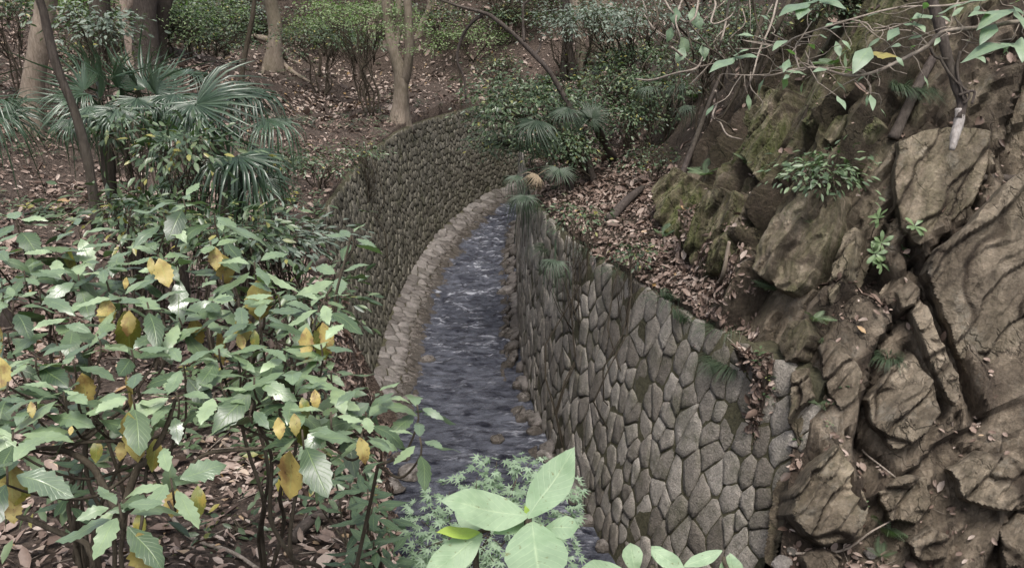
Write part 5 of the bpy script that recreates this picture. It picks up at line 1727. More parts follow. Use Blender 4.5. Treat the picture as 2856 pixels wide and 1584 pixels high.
def rosette(root, c, L, n, r, stem_dir, yellow=0.2, dark=False):
    """whorl of leaves at a shoot tip, the lower ones drooping; sometimes a yellow leaf hanging below"""
    a0 = r.uniform(0, 6.28)
    for k in range(n):
        a = a0 + k * 2.4
        lower = k / n
        el = 0.34 - 0.85 * lower + r.gauss(0, 0.12)
        d = np.array([math.cos(a) * math.cos(el), math.sin(a) * math.cos(el), math.sin(el)])
        up = np.array([0, 0, 1.0]) + 0.25 * np.array([r.gauss(0, 1), r.gauss(0, 1), 0])
        s = L * (0.62 + 0.55 * lower) * r.uniform(0.85, 1.12)
        b = c - stem_dir * (0.045 * lower * n / 6) + d * 0.025
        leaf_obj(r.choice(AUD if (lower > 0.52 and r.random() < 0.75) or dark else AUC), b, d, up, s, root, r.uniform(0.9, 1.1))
    if r.random() < yellow:
        a = r.uniform(3.6, 5.9)
        b = c - stem_dir * r.uniform(0.03, 0.07) + np.array([math.cos(a), math.sin(a), 0]) * 0.05
        d = np.array([math.cos(a) * 0.25, math.sin(a) * 0.25, -1.0])
        up = np.array([math.cos(a) + r.gauss(0, .4), math.sin(a) + r.gauss(0, .4), 0.35])
        leaf_obj(r.choice(AUY + AUY[:1] + AUO), b, d, up, L * r.uniform(0.75, 1.0), root, r.uniform(0.9, 1.1))

# shoot tips that can be followed in the photograph, (pixel, reach)
TIPS = [(42, 551), (197, 576), (300, 606), (410, 536), (460, 496), (540, 539), (530, 609), (77, 622), (140, 633), (197, 690), (397, 640), (447, 663), (640, 660), (180, 796), (300, 743),
        (517, 753), (600, 750), (520, 800), (813, 753), (777, 780), (183, 899), (460, 913), (400, 829), (653, 799), (733, 919), (833, 936), (100, 729), (33, 759), (20, 836), (133, 815), (550, 869), (693, 869),
        (807, 866), (160, 985), (443, 985), (333, 992), (233, 1025), (300, 1268), (17, 1168), (430, 1202), (733, 985), (833, 1035), (633, 1018), (33, 1085), (919, 1035), (909, 1089), (1056, 1100), (1049, 1018), (859, 1062),
        (884, 592), (852, 690), (260, 660), (330, 680), (60, 680), (245, 840), (330, 880), (90, 900), (600, 905), (560, 690), (700, 740), (370, 760), (450, 800), (20, 960), (540, 985), (640, 950), (760, 1080), (940, 990), (880, 980), (-20, 620), (-25, 900), (-20, 1040), (90, 1010)]
def tip_depth(u, v):
    return 2.5 + (1120 - v) / 640.0 * 1.25 + (0.35 if u > 850 else 0.0)
groups = {}
rt_ = np.random.default_rng(4)
for (u, v) in TIPS:
    groups.setdefault((0 if u < 470 else 1, 0 if v > 775 else 1), []).append((u, v, tip_depth(u, v) * ra.uniform(0.96, 1.04), 0))
for q in range(20):                                               # shoots behind and below
    u, v = ra.uniform(-30, 900), ra.uniform(560, 1100)
    if u > 700 or (u > 600 and v < 720):
        continue
    groups.setdefault((0 if u < 470 else 1, 0 if v > 775 else 1), []).append((u, v, tip_depth(u, v) + ra.uniform(0.25, 0.9), 1))
AUC_LABEL = {(0, 0): 'aucuba shrub at the lower left with a forked bare stem and yellow spotted leaves', (1, 0): 'aucuba shrub whose leafy sprays reach right over the stream edge',
             (0, 1): 'aucuba shrub at the left edge behind, its top shoots just under the palms', (1, 1): 'aucuba shrub behind with a tall sprig in front of the left wall'}
AUC_BASE = {(0, 0): P(240, 1440, 2.95), (1, 0): P(800, 1440, 3.6), (0, 1): P(150, 1150, 3.9), (1, 1): P(640, 1180, 4.4)}
for key, tips in groups.items():
    b = AUC_BASE[key]
    b = np.array([b[0], b[1], drop(b[0], b[1]) - 0.05])
    root = thing('aucuba_shrub', AUC_LABEL[key], 'shrub', b, 'aucuba shrubs')
    pts3 = [P(u, v, t) for u, v, t, _ in tips]
    cen = np.mean(pts3, 0)
    mains = []
    for k in range(3):
        m = np.array(pts3[(k * 7) % len(pts3)]) * 0.6 + cen * 0.4 - np.array([0, 0, 0.28])
        mains.append(jitter_path(b, m, 6, 0.035, ra))
    for m in mains:
        branch('stem', m, [0.012, 0.009, 0.006], M_TWIG, root, 7, 24, 0.1, 3)
    for (u, v, t, back), c in zip(tips, pts3):
        m = min(mains, key=lambda m: np.linalg.norm(m[3:] - c, axis=1).min())
        j = 2 + int(np.argmin(np.linalg.norm(m[2:] - c, axis=1)))
        s = m[j]
        mid = (s + c) / 2 + np.array([ra.gauss(0, .03), ra.gauss(0, .03), -0.05 - 0.12 * np.linalg.norm(c - s)])
        path = [s, mid, c - np.array([0, 0, 0.07]), c]
        branch('twig', path, [0.006, 0.0045, 0.0032], M_TWIG, root, 5, 12)
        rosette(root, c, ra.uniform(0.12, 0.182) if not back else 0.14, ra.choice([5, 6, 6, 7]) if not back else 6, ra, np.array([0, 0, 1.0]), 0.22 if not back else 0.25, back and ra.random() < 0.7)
    if key == (0, 0):
        D = 2.75
        pass
        for pl, rr_ in [([(240, 1440), (227, 1394), (214, 1363), (175, 1350), (123, 1328), (63, 1303), (-30, 1290)], [0.017, 0.015, 0.013, 0.010, 0.009, 0.008]),
                        ([(246, 1425), (274, 1371), (304, 1312), (330, 1280), (390, 1262), (449, 1215), (493, 1158), (541, 1136), (640, 1128), (740, 1112), (800, 1085)], [0.017, 0.016, 0.014, 0.009, 0.007, 0.006, 0.005]),
                        ([(300, 1318), (290, 1281), (263, 1229), (230, 1172), (164, 1133), (104, 1128)], [0.012, 0.012, 0.011, 0.009, 0.007]),
                        ([(304, 1312), (326, 1232), (348, 1174), (367, 1161), (411, 1092), (443, 1000)], [0.012, 0.012, 0.010, 0.008, 0.005]),
                        ([(-20, 1152), (44, 1146), (101, 1128), (137, 1125), (219, 1112), (367, 1104), (430, 1085)], [0.006, 0.006, 0.006, 0.006, 0.005, 0.004])]:
            branch('stem', ([b] if pl[0][1] > 1420 else []) + [P(u, v, D) for u, v in pl], [rr_[0]] + rr_, M_TWIG, root, 8, 8 * len(pl), 0.08, 5)
        HANG = [((310, 1105), (300, 1160), 'Y', .9), ((245, 1105), (240, 1165), 'O', .9), ((395, 1100), (380, 1190), 'O', .75), ((60, 1190), (40, 1275), 'O', 1.25), ((30, 1250), (35, 1318), 'Y', 1.1), ((440, 1225), (432, 1305), 'Y', .95), ((497, 1222), (500, 1305), 'O', .85), ((350, 1290), (352, 1355), 'O', .9),
                ((268, 750), (268, 825), 'Y', 1.0), ((325, 782), (322, 845), 'Y', .95), ((400, 652), (425, 722), 'Y', 1.0), ((540, 622), (544, 680), 'Y', 1.0), ((378, 648), (380, 690), 'Y', .7), ((318, 698), (316, 726), 'Y', .8), ((770, 825), (772, 908), 'Y', .75), ((812, 812), (830, 890), 'Y', .75),
                ((600, 840), (612, 880), 'Y', .9), ((640, 830), (642, 880), 'O', .8), ((180, 1072), (176, 1094), 'Y', .8), ((792, 980), (796, 1028), 'Y', .9), ((905, 1100), (925, 1165), 'Y', .9), ((700, 1050), (705, 1105), 'Y', .9), ((740, 1040), (745, 1095), 'Y', .9), ((760, 1000), (775, 1050), 'O', .9), ((0, 900), (8, 985), 'Y', .9), ((78, 1010), (80, 1050), 'Y', .8)]
        for (u0, v0), (u1, v1), kd, wd in HANG:
            t = tip_depth(u0, v0) - 0.08 if v0 < 1090 else D
            a_, b_ = P(u0, v0, t), P(u1, v1, t - 0.02)
            L = np.linalg.norm(b_ - a_)
            leaf_obj(ra.choice(AUY if kd == 'Y' else AUO), a_, b_ - a_, CAM - a_ + np.array([ra.gauss(0, .5), 0, .3]), L, root, wd * 0.95)
        for (u0, v0), (u1, v1) in [((352, 1268), (268, 1278)), ((296, 1268), (372, 1252)), ((285, 1280), (238, 1338)), ((440, 1050), (448, 1112)), ((420, 1000), (285, 1070)), ((130, 1045), (235, 1062)), ((60, 1150), (112, 1172)), ((430, 1245), (425, 1165))]:
            a_, b_ = P(u0, v0, D), P(u1, v1, D - 0.05)
            leaf_obj(ra.choice(AUC), a_, b_ - a_, np.array([0, 0, 1.0]) + 0.6 * norm(CAM - a_), np.linalg.norm(b_ - a_), root, 1.0)
    if key == (1, 1):
        branch('stem', [P(835, 800, 3.35), P(850, 720, 3.3), P(872, 640, 3.28), P(884, 592, 3.25)], [0.006, 0.005, 0.004], M_TWIG, root, 6, 16)

# laurel saplings at the foot of the picture, left of the maple
LAU = [mesh_of('leaf', leaf_grid(LANCE, 0.10, 0.10 + 0.06 * s, 0.0, 9, 50 + s, 0.17, 0.03), mat_leaf('laurel_leaf', [(0.0, (0.035, 0.062, 0.032)), (1.0, (0.075, 0.115, 0.06))], 0.4, 0.15) if s == 0 else bpy.data.materials['laurel_leaf']) for s in range(3)]
def sapling(label, tips, base, L, seed, n=7, group='young laurel plants', name='laurel_sapling'):
    r = random.Random(seed)
    root = thing(name, label, 'sapling', base, group)
    for c in tips:
        branch('stem', jitter_path(base, c, 4, 0.04, r), [0.007, 0.004], M_TWIG, root, 5, 12)
        a0 = r.uniform(0, 6)
        for k in range(n):
            a = a0 + 2.4 * k
            el = 0.35 - 0.6 * k / n + r.gauss(0, .1)
            d = np.array([math.cos(a) * math.cos(el), math.sin(a) * math.cos(el), math.sin(el)])
            leaf_obj(r.choice(LAU), c - np.array([0, 0, 0.012 * k]) + d * 0.02, d, (0.2 * r.gauss(0, 1), 0.2 * r.gauss(0, 1), 1), L * r.uniform(0.8, 1.1), root)
    return root
sapling('dark laurel sapling right of the litter beneath the aucuba sprays', [P(939, 1268, 4.0), P(905, 1300, 4.1), P(975, 1300, 4.15), P(925, 1230, 4.3)], under(935, 1440, 4.4), 0.135, 1)
sapling('low laurel sapling at the bottom edge left of the maple', [P(940, 1362, 3.8), P(895, 1385, 3.9), P(985, 1400, 3.9), P(880, 1415, 3.7)], under(930, 1470, 4.0), 0.125, 2)
sapling('thin laurel sapling standing at the stream edge under the aucuba', [P(905, 1180, 4.6), P(880, 1215, 4.6), P(840, 1190, 4.8), P(800, 1260, 4.7)], under(880, 1400, 4.8), 0.12, 3)
sapling('small laurel plant among the leaf litter on the lower left', [P(175, 1180, 3.9), P(215, 1165, 3.9), P(165, 1235, 3.8)], under(190, 1250, 4.0), 0.13, 4)

# glossy rosette plant on the rock face
RHO = [mesh_of('leaf', leaf_grid(OBOV, 0.08, 0.12, 0.0, 9, 60 + s, 0.17, 0.02), mat_leaf('rosette_leaf', [(0.0, (0.11, 0.165, 0.08)), (1.0, (0.18, 0.25, 0.125))], 0.4, 0.2) if s == 0 else bpy.data.materials['rosette_leaf']) for s in range(2)]
g0, n0 = ground(2195, 660)
root = thing('rosette_plant', 'bright glossy plant with whorled leaves hanging from the dark hollow of the rock face', 'plant', g0, 'plants on the rock face')
rr2 = random.Random(8)
for (u, v) in [(2195, 600), (2180, 625), (2215, 650), (2195, 670), (2165, 610), (2235, 630), (2265, 590), (2250, 580), (2175, 655), (2230, 665)]:
    gg, nn = ground(u, v)
    c = gg + nn * 0.22
    branch('stem', [g0, (g0 + c) / 2 + nn * 0.06, c], [0.008, 0.005], M_TWIG, root, 5, 8)
    for k in range(8):
        a = k * 2.4 + rr2.random()
        t1 = norm(np.cross(nn, (0, 0, 1.0))); t2 = np.cross(nn, t1)
        d = t1 * math.cos(a) + t2 * math.sin(a) + nn * (0.5 - 0.5 * k / 8)
        leaf_obj(rr2.choice(RHO), c, d, nn + np.array([0, 0, .6]), rr2.uniform(0.11, 0.15), root)

# ------------------------------------------------------------------ maple and broad-leaved sprigs at the foot of the picture
ML = [mesh_of('leaf', maple_leaf(), M_MAPLE)]
mb = under(1165, 1500, 4.3)
root = thing('maple_sapling', 'young green maple with layered star shaped leaves in front of the stream', 'maple', mb, None)
rm = random.Random(31)
SPR = [(1250, 1160, 55), (1330, 1165, 45), (1200, 1200, 60), (1300, 1205, 70), (1385, 1195, 40), (1130, 1235, 65), (1230, 1240, 70), (1330, 1245, 60), (1080, 1270, 50), (1160, 1280, 70), (1260, 1290, 70), (1400, 1260, 55), (1430, 1225, 30), (1060, 1310, 50), (1130, 1325, 60), (1210, 1350, 60), (1100, 1370, 60), (1050, 1375, 55), (1170, 1400, 70), (1020, 1415, 45), (1080, 1420, 60), (1270, 1380, 60), (1400, 1320, 45), (1420, 1390, 40), (1250, 1425, 60), (1160, 1440, 60), (1440, 1300, 30)]
stem_top = P(1190, 1330, 4.2)
branch('stem', [mb, (mb + stem_top) / 2 + np.array([.05, 0, 0]), stem_top], [0.016, 0.010], M_TWIG, root, 6, 14)
count, far_leaves = 0, []
for (u, v, w) in SPR:
    t = 4.35 - (v - 1160) / 280 * 0.35
    c = P(u, v, t)
    twig = jitter_path(stem_top + np.array([rm.gauss(0, .05), rm.gauss(0, .05), rm.uniform(-.2, .1)]), c, 4, 0.05, rm)
    branch('twig', twig, [0.005, 0.002], M_TWIG, root, 4, 9)
    R = w * t / FPX
    for k in range(int(16 + w * 0.14)):
        a = rm.uniform(0, 6.28)
        q = R * math.sqrt(rm.random())
        p_ = c + np.array([math.cos(a) * q * 1.1, math.sin(a) * q * 1.1, rm.gauss(0, 0.012) - 0.1 * q])
        d = np.array([math.cos(a + rm.gauss(0, .7)), math.sin(a + rm.gauss(0, .7)) - 0.3, -0.15 + rm.gauss(0, .15)])
        upv = np.array([rm.gauss(0, .22), -0.25 + rm.gauss(0, .2), 1.0])
        L = rm.uniform(0.040, 0.060)
        if count < 260 and v < 1400:
            leaf_obj(ML[0], p_, d, upv, L, root)
            count += 1
        else:
            far_leaves.append((p_, d, upv, L))
A = lambda k: np.array([f[k] for f in far_leaves])
scatter('lower_leaves', maple_leaf(), A(0), A(1), A(2), A(3), rng.random(len(far_leaves)), M_MAPLE, root, kind='stuff')

MAG = [mesh_of('leaf', leaf_grid(OVAL, 0.10, 0.04 + 0.03 * s, 0.0, 9, 70 + s, 0.27, 0.03), M_MAG) for s in range(3)]
MAGL = [mesh_of('leaf', leaf_grid(OBOV, 0.08, 0.06, 0.0, 9, 80, 0.30, 0.03), M_MAG)]
MAGY = [mesh_of('leaf', leaf_grid(OVAL, 0.12, 0.05, 0.0, 9, 90, 0.27, 0.05), M_MAGY)]
def sprig(label, base, items, stems, seed):
    root = thing('broad_leaved_sapling', label, 'sapling', base, 'broad leaved saplings')
    for pl, rr_ in stems:
        branch('stem', pl, rr_, M_PALETWIG if False else M_TWIG, root, 8, 16, 0.06)
    for (u0, v0, t0), (u1, v1, t1), wpx, ms, up in items:
        a_, b_ = P(u0, v0, t0), P(u1, v1, t1)
        L = np.linalg.norm(b_ - a_)
        c = norm(CAM - a_)
        upv = {'c': c, 'uc': c * 0.8 + np.array([0, 0, .7]), 'u': np.array([0, 0, 1.0]) + .35 * c, 'l': c + np.array([-.5, 0, .2]), 'r': c + np.array([.5, 0, .2])}[up]
        w = wpx / math.hypot(u1 - u0, v1 - v0) / 0.54
        leaf_obj(ms, a_, b_ - a_, upv, L, root, w)
    return root
t = 1.35
h1, h2 = P(1328, 1300, t), P(1205, 1338, t + .02)
mbase = np.array([0.05, 0.98, drop(0.05, 0.98) - 0.03])
sprig('broad leaved sapling with big pale green leaves at the bottom centre', mbase, [
    ((1330, 1302, t), (1446, 1122, t + .03), 104, MAG[0], 'l'),
    ((1322, 1300, t), (1112, 1252, t - .06), 98, MAG[1], 'uc'),
    ((1322, 1305, t + .02), (1243, 1335, t - .02), 44, MAG[2], 'uc'),
    ((1338, 1318, t), (1362, 1480, t - .12), 116, MAG[1], 'uc'),
    ((1362, 1330, t), (1452, 1322, t - .03), 52, MAGL[0], 'uc'),
    ((1205, 1340, t), (1098, 1335, t - .03), 40, MAGY[0], 'u'),
    ((1210, 1345, t), (1062, 1455, t - .06), 84, MAG[0], 'uc'),
    ((1225, 1325, t + .04), (1142, 1282, t + .06), 62, MAG[2], 'uc'),
    ((1330, 1440, t), (1292, 1385, t), 50, MAG[2], 'uc'),
    ((1335, 1310, t), (1320, 1270, t), 16, MAGY[0], 'c')],
    [([mbase, mbase + np.array([-.02, .15, .6]), (mbase + h1) / 2 + np.array([0, .12, .15]), h1], [0.010, 0.008, 0.006]), ([(mbase + h1) / 2 + np.array([0, .12, .15]), h2 + np.array([0, 0, -.1]), h2], [0.006, 0.005]), ([h2, P(1262, 1318, t + .02), h1], [0.004, 0.004])], 1)
t = 1.55
mbase = np.array([0.62, 1.15, drop(0.62, 1.15) - 0.03])
sprig('broad leaved sapling peeping over the bottom edge below the right wall', mbase, [
    ((1600, 1450, t), (1586, 1366, t), 48, MAGL[0], 'c'), ((1640, 1385, t), (1722, 1428, t - .04), 46, MAG[0], 'uc'), ((1815, 1386, t), (1716, 1424, t - .02), 34, MAG[1], 'uc'), ((1842, 1470, t), (1838, 1392, t), 62, MAG[2], 'uc'),
    ((1585, 1450, t), (1458, 1432, t - .06), 62, MAG[1], 'uc'), ((1700, 1440, t), (1640, 1370, t + .02), 40, MAGL[0], 'uc')],
    [([mbase, mbase + np.array([0, .2, .5]), P(1660, 1480, t), P(1640, 1420, t)], [0.008, 0.005]), ([P(1660, 1480, t), P(1820, 1460, t), P(1820, 1400, t)], [0.006, 0.004])], 2)

# ------------------------------------------------------------------ overhanging branches at the top right
tb = P(2690, 40, 4.0)
root = thing('overhanging_branch', 'pale bare branch reaching left across the top right of the view with long leaves', 'branch', tb, 'overhanging branches')
OVL = [mesh_of('leaf', leaf_grid(LANCE, 0.10, 0.1 + .08 * s, 0, 9, 110 + s, 0.19, .03), mat_leaf('overhang_leaf', [(0.0, (0.13, 0.19, 0.125)), (1.0, (0.23, 0.30, 0.20))], 0.42, 0.25) if s == 0 else bpy.data.materials['overhang_leaf']) for s in range(2)]
def pl(pts_, t0, t1=None):
    t1 = t1 or t0
    return [P(u, v, t0 + (t1 - t0) * k / max(1, len(pts_) - 1)) for k, (u, v) in enumerate(pts_)]
for pts_, rad in [([(2690, 40), (2560, 55), (2467, 70), (2375, 80), (2335, 115), (2290, 140), (2200, 182), (2133, 190), (2060, 172), (2000, 175), (1940, 190), (1880, 190), (1835, 187)], [0.016, 0.015, 0.013, 0.011, 0.009, 0.006, 0.003]),
                  ([(2335, 115), (2300, 82), (2250, 75), (2200, 60)], [0.007, 0.006, 0.004, 0.003]), ([(2010, 175), (2000, 125), (2020, 90), (2042, 55)], [0.006, 0.006, 0.005, 0.003]), ([(2133, 190), (2170, 182), (2207, 196)], [0.004, 0.003, 0.002]), ([(2120, 215), (2160, 195), (2200, 182)], [0.003, 0.004, 0.004]), ([(2050, 172), (2035, 150), (2025, 128)], [0.004, 0.004, 0.003]),
                  ([(2620, -20), (2500, -5), (2380, 15), (2260, 20), (2140, 50), (2000, 95), (1965, 118), (1870, 103)], [0.009, 0.008, 0.007, 0.006, 0.005, 0.003]), ([(2140, 50), (2180, 60), (2205, 80), (2290, 55)], [0.005, 0.005, 0.004, 0.003]), ([(2420, -20), (2400, 40), (2440, 90), (2420, 130)], [0.006, 0.005, 0.004, 0.003]), ([(2580, 20), (2560, 70), (2545, 100)], [0.005, 0.004, 0.003])]:
    branch('twig', pl(pts_, 4.0), [q * 0.75 for q in rad], M_PALETWIG, root, 6, 6 * len(pts_), 0.12, 3)
    for q in range(max(1, len(pts_) - 2)):
        for w_ in range(3):
            i_ = random.randrange(len(pts_) - 1)
            f_ = random.random()
            a_ = P(pts_[i_][0] + (pts_[i_ + 1][0] - pts_[i_][0]) * f_, pts_[i_][1] + (pts_[i_ + 1][1] - pts_[i_][1]) * f_, 4.0)
            e_ = a_ + np.array([random.gauss(0, .10), random.gauss(0, .10), random.gauss(-.02, .07)])
            branch('twig', jitter_path(a_, e_, 4, 0.1), [0.003, 0.0015], M_PALETWIG, root, 4, 8)
            if w_ < 2:
                leaf_obj(OVL[w_], e_, e_ - a_ + np.array([0, 0, -.02]), (random.gauss(0, .3), -.4, 1), random.uniform(0.05, 0.10), root)
rl = random.Random(6)
for (u0, v0), (u1, v1), w in [((2030, 8), (2100, -20), 1), ((2025, 10), (2010, 42), 1.3), ((2040, 5), (1960, 28), 1), ((2060, 0), (2128, 8), 1), ((2190, 118), (2150, 168), 1.2), ((2190, 135), (2258, 138), .6), ((1850, 145), (1785, 172), .9), ((1850, 143), (1905, 138), .9), ((1845, 140), (1880, 120), .9), ((1980, 100), (1945, 112), .8), ((2345, 40), (2300, 38), 1), ((2360, 35), (2420, 5), 1), ((2350, 40), (2395, 42), .8), ((2560, 105), (2425, 122), .8), ((2570, 95), (2576, 150), 1.2), ((2550, 20), (2460, 48), 1), ((2555, 25), (2590, 75), 1.2), ((2540, 10), (2590, -10), 1), ((2290, 52), (2310, 30), 1), ((2300, 55), (2330, 75), 1), ((2500, 30), (2440, 30), .8), ((2420, 10), (2480, -12), 1), ((2505, 60), (2470, 95), 1), ((2260, 70), (2235, 95), .9)]:
    a_, b_ = P(u0, v0, 3.95), P(u1, v1, 3.85)
    me = rl.choice(OVL) if (u0, v0) != (2190, 135) else AUY[0]
    leaf_obj(me, a_, b_ - a_, np.array([rl.gauss(0, .3), -.4, 1.0]), np.linalg.norm(b_ - a_), root, w)

tb = P(2330, -120, 6.4)
hang = stick('hanging_branch', 'dark lichen spotted branch hanging down the rock face with a stripped white tip', 'branch', [tb] + pl([(2340, -20), (2362, 60), (2385, 150), (2412, 230), (2420, 262), (2412, 300)], 6.4), [0.045, 0.042, 0.04, 0.036, 0.036, 0.036, 0.034], M_DBARK, 'overhanging branches', 4, 10, 40, 0.18)
add('stripped_tip', *tube(pl([(2416, 275), (2412, 310), (2402, 345), (2394, 378)], 6.4), [0.037, 0.036, 0.033, 0.018], 10, 18, 0.15, 5), M_LICHEN, hang, smooth_shade=True)
for pts_ in ([(2362, 140), (2375, 165), (2395, 195), (2415, 215), (2440, 240), (2425, 262)], [(2340, 120), (2355, 145), (2385, 150)], [(2415, 130), (2408, 180), (2425, 255)], [(2412, 240), (2450, 230), (2445, 262)]):
    branch('twig', pl(pts_, 6.35), [0.012, 0.010, 0.008], M_DBARK, hang, 6, 16, .1, 2)

rv = random.Random(17)
VINES = [[(1712, -20), (1735, 30), (1728, 70), (1740, 120), (1745, 150), (1725, 190)], [(1760, -20), (1750, 40), (1735, 60), (1760, 90), (1785, 120)], [(1838, -20), (1825, 60), (1815, 100), (1795, 150), (1735, 215)], [(1700, 60), (1740, 100), (1790, 125), (1830, 160), (1852, 188)], [(1800, 230), (1803, 260), (1792, 295), (1812, 310), (1830, 340), (1868, 352)], [(1600, 200), (1640, 202), (1700, 185), (1752, 172), (1770, 140), (1805, 100)], [(1792, 296), (1825, 310), (1845, 330)],
         [(1780, -20), (1800, 10), (1790, 60), (1840, 40), (1870, -20)], [(1660, -20), (1690, 30), (1720, 55), (1760, 50)], [(1890, -20), (1905, 60), (1930, 120), (1950, 190)], [(1960, -20), (1940, 60), (1910, 130), (1890, 200), (1865, 250)], [(1690, 120), (1750, 165), (1800, 160)], [(1640, -20), (1655, 60), (1620, 110)], [(1720, -10), (1700, 50), (1710, 100), (1690, 160)]]
tb = P(1800, -60, 9.0)
root = thing('hanging_vine', 'tangle of pale bare vines hanging at the top right over the slope', 'vine', tb, 'overhanging branches')
for q, v_ in enumerate(VINES):
    branch('vine_stem', [tb] * 0 + [P(u, v, rv.uniform(8.6, 9.4)) for u, v in v_], [0.012, 0.011, 0.009, 0.006], M_PALETWIG if q % 3 else M_TWIG, root, 6, 36, .12, q)
for q in range(34):                                               # fine hanging twigs
    u, v = rv.uniform(1560, 1960), rv.uniform(-30, 200)
    du, dv = rv.gauss(0, 40), rv.uniform(60, 190)
    tt_ = rv.uniform(9, 12.5)
    branch('vine_stem', [P(u, v, tt_), P(u + du * .4 + rv.gauss(0, 14), v + dv * .35, tt_ - .1), P(u + du * .8 + rv.gauss(0, 16), v + dv * .7, tt_), P(u + du, v + dv, tt_ + .1)], [0.008, 0.006, 0.003], rv.choice([M_PALETWIG, M_TWIG, M_TWIG]), root, 4, 14, .1, q)
for (u, v) in [(1755, 40), (1710, 95), (1722, 120), (1745, 20), (1700, 20), (1770, 110), (1690, 70)]:
    a_ = P(u, v, 8.9)
    leaf_obj(OVL[0], a_, np.array([rv.gauss(0, .4), -.3, -1.0]), (rv.gauss(0, .6), -1, .3), rv.uniform(0.14, 0.2), root, 1.8)
branch('vine_stem', [P(1925, 20, 11), P(1898, 110, 11), P(1880, 170, 11.2), P(1850, 240, 11.4), P(1812, 305, 11.6)], [0.03, 0.03, 0.025, 0.012], M_TWIG, root, 7, 30, .15, 30)
branch('vine_stem', [P(1995, -20, 10.5), P(1960, 60, 10.5), P(1925, 130, 10.8), P(1905, 190, 11)], [0.035, 0.03, 0.03, 0.012], M_TWIG, root, 7, 30, .15, 31)

# ------------------------------------------------------------------ ferns and grass
for k, (u, v, n, L, lb) in enumerate([(1725, 450, 6, 0.30, 'fern on the dark slope right of the pale pole foot'), (1778, 440, 6, 0.26, 'fern below the mossy rib left of the rock bush'), (1950, 345, 5, 0.24, 'fern in front of the dark hollow near the top of the face'), (2100, 165, 5, 0.22, 'fern high on the face under the overhanging branch'), (1955, 730, 6, 0.26, 'fern at the foot of the broad mossy slab'), (2060, 1010, 4, 0.18, 'tiny fern in the dark gully beside the wall end'), (2230, 1335, 7, 0.34, 'large pale fern at the bottom right beside the boulder'), (2215, 1400, 4, 0.2, 'small fern below the large pale fern at the bottom edge'), (2045, 800, 5, 0.2, 'fern on the ledge above the small dark mossy rock'), (2060, 850, 4, 0.16, 'small fern left of the cracked pale rock'), (1670, 600, 5, 0.22, 'fern beside the leftmost mossy slab'), (1885, 410, 5, 0.26, 'fern on the slope between the pole and the mossy rib'), (2005, 545, 4, 0.24, 'drooping fern under the rock face bush'), (2540, 1210, 4, 0.2, 'fern near the right edge above the overhanging lumpy rock'), (1750, 250, 5, 0.3, 'fern among the vines on the upper slope')]):
    g, n_ = ground(u, v)
    fern(lb, g + n_ * 0.02, n, L, k, n_ * 0.8)
for k, (u, v, n, L, sp, lb) in enumerate([(2262, 225, 260, 0.42, 0.14, 'dark hanging grass tuft on the upper rock face beside the straight log'), (1735, 800, 320, 0.42, 0.22, 'dark grass tuft drooping over the wall top beside the litter chute'), (1690, 745, 160, 0.32, 0.16, 'smaller grass tuft left of the large drooping one on the wall top'), (1850, 905, 260, 0.28, 0.25, 'fringe of fine roots and grass hanging over the wall near its end'), (1390, 620, 140, 0.3, 0.2, 'grass fringe at the far part of the right wall top'), (2235, 900, 160, 0.26, 0.1, 'wispy dark grass tuft in the middle of the lower rock face'), (1745, 470, 200, 0.3, 0.2, 'mossy grass patch on the dark slope below the pole')]):
    g, n_ = ground(u, v)
    grass(lb, g + n_ * 0.03, n, L, k, sp, 0.9, n_ * 0.9)
rg = random.Random(3)
for k in range(9):
    s = RW.at(2.0 + k * 1.15, 1.0)
    grass('thin grass hanging over the right wall top, ' + ['nearest', 'second nearest', 'third nearest', 'fourth nearest', 'middle', 'fourth farthest', 'third farthest', 'second farthest', 'farthest'][k] + ' tuft of the row', s + np.array([0.03, 0, 0.05]), 70, 0.24, 50 + k, 0.22, 1.0, (-.6, -.2, 0), group='grass along the right wall top')

# ------------------------------------------------------------------ leaf litter
def litter(name, pts, nrms, size, parent=None, seed=0, lift=0.012):
    r = np.random.default_rng(seed)
    n = len(pts)
    d = rdir(n, r)
    d = norm(d - nrms * (d * nrms).sum(1)[:, None] + nrms * r.normal(0, 0.22, n)[:, None])
    up = norm(nrms + rdir(n, r) * 0.55)
    sz = size * np.exp(r.normal(0, 0.45, n))
    var = np.clip(r.beta(2.0, 2.6, n), 0, 0.94)
    var[r.random(n) < 0.012] = 1.0
    t = small_leaf(0.5, 0.25, -0.14)
    return scatter(name, t, pts + nrms * (lift + 0.02 * r.random(n))[:, None], d, up, sz, var, M_LITTER, parent, kind='stuff', wscale=0.75 + 0.5 * r.random(n))

def mesh_samples(ob, n, weight, seed):
    me = ob.data
    m = len(me.vertices)
    co = np.empty(m * 3, np.float32); me.vertices.foreach_get('co', co); co = co.reshape(-1, 3).astype(float)
    k = len(me.polygons)
    lp = np.empty(k * 4, np.int32); me.loops.foreach_get('vertex_index', lp); lp = lp.reshape(-1, 4)
    a, b, c, d = co[lp[:, 0]], co[lp[:, 1]], co[lp[:, 2]], co[lp[:, 3]]
    nn = np.cross(c - a, d - b)
    ar = np.linalg.norm(nn, axis=1) / 2
    nn = norm(nn)
    nn[nn[:, 2] < 0] *= -1
    ctr = (a + b + c + d) / 4
    w = ar * weight(ctr, nn)
    r = np.random.default_rng(seed)
    i = r.choice(k, n, p=w / w.sum())
    u, v = r.random((n, 1)), r.random((n, 1))
    p = a[i] * (1 - u) * (1 - v) + b[i] * u * (1 - v) + c[i] * u * v + d[i] * (1 - u) * v
    return p, nn[i]

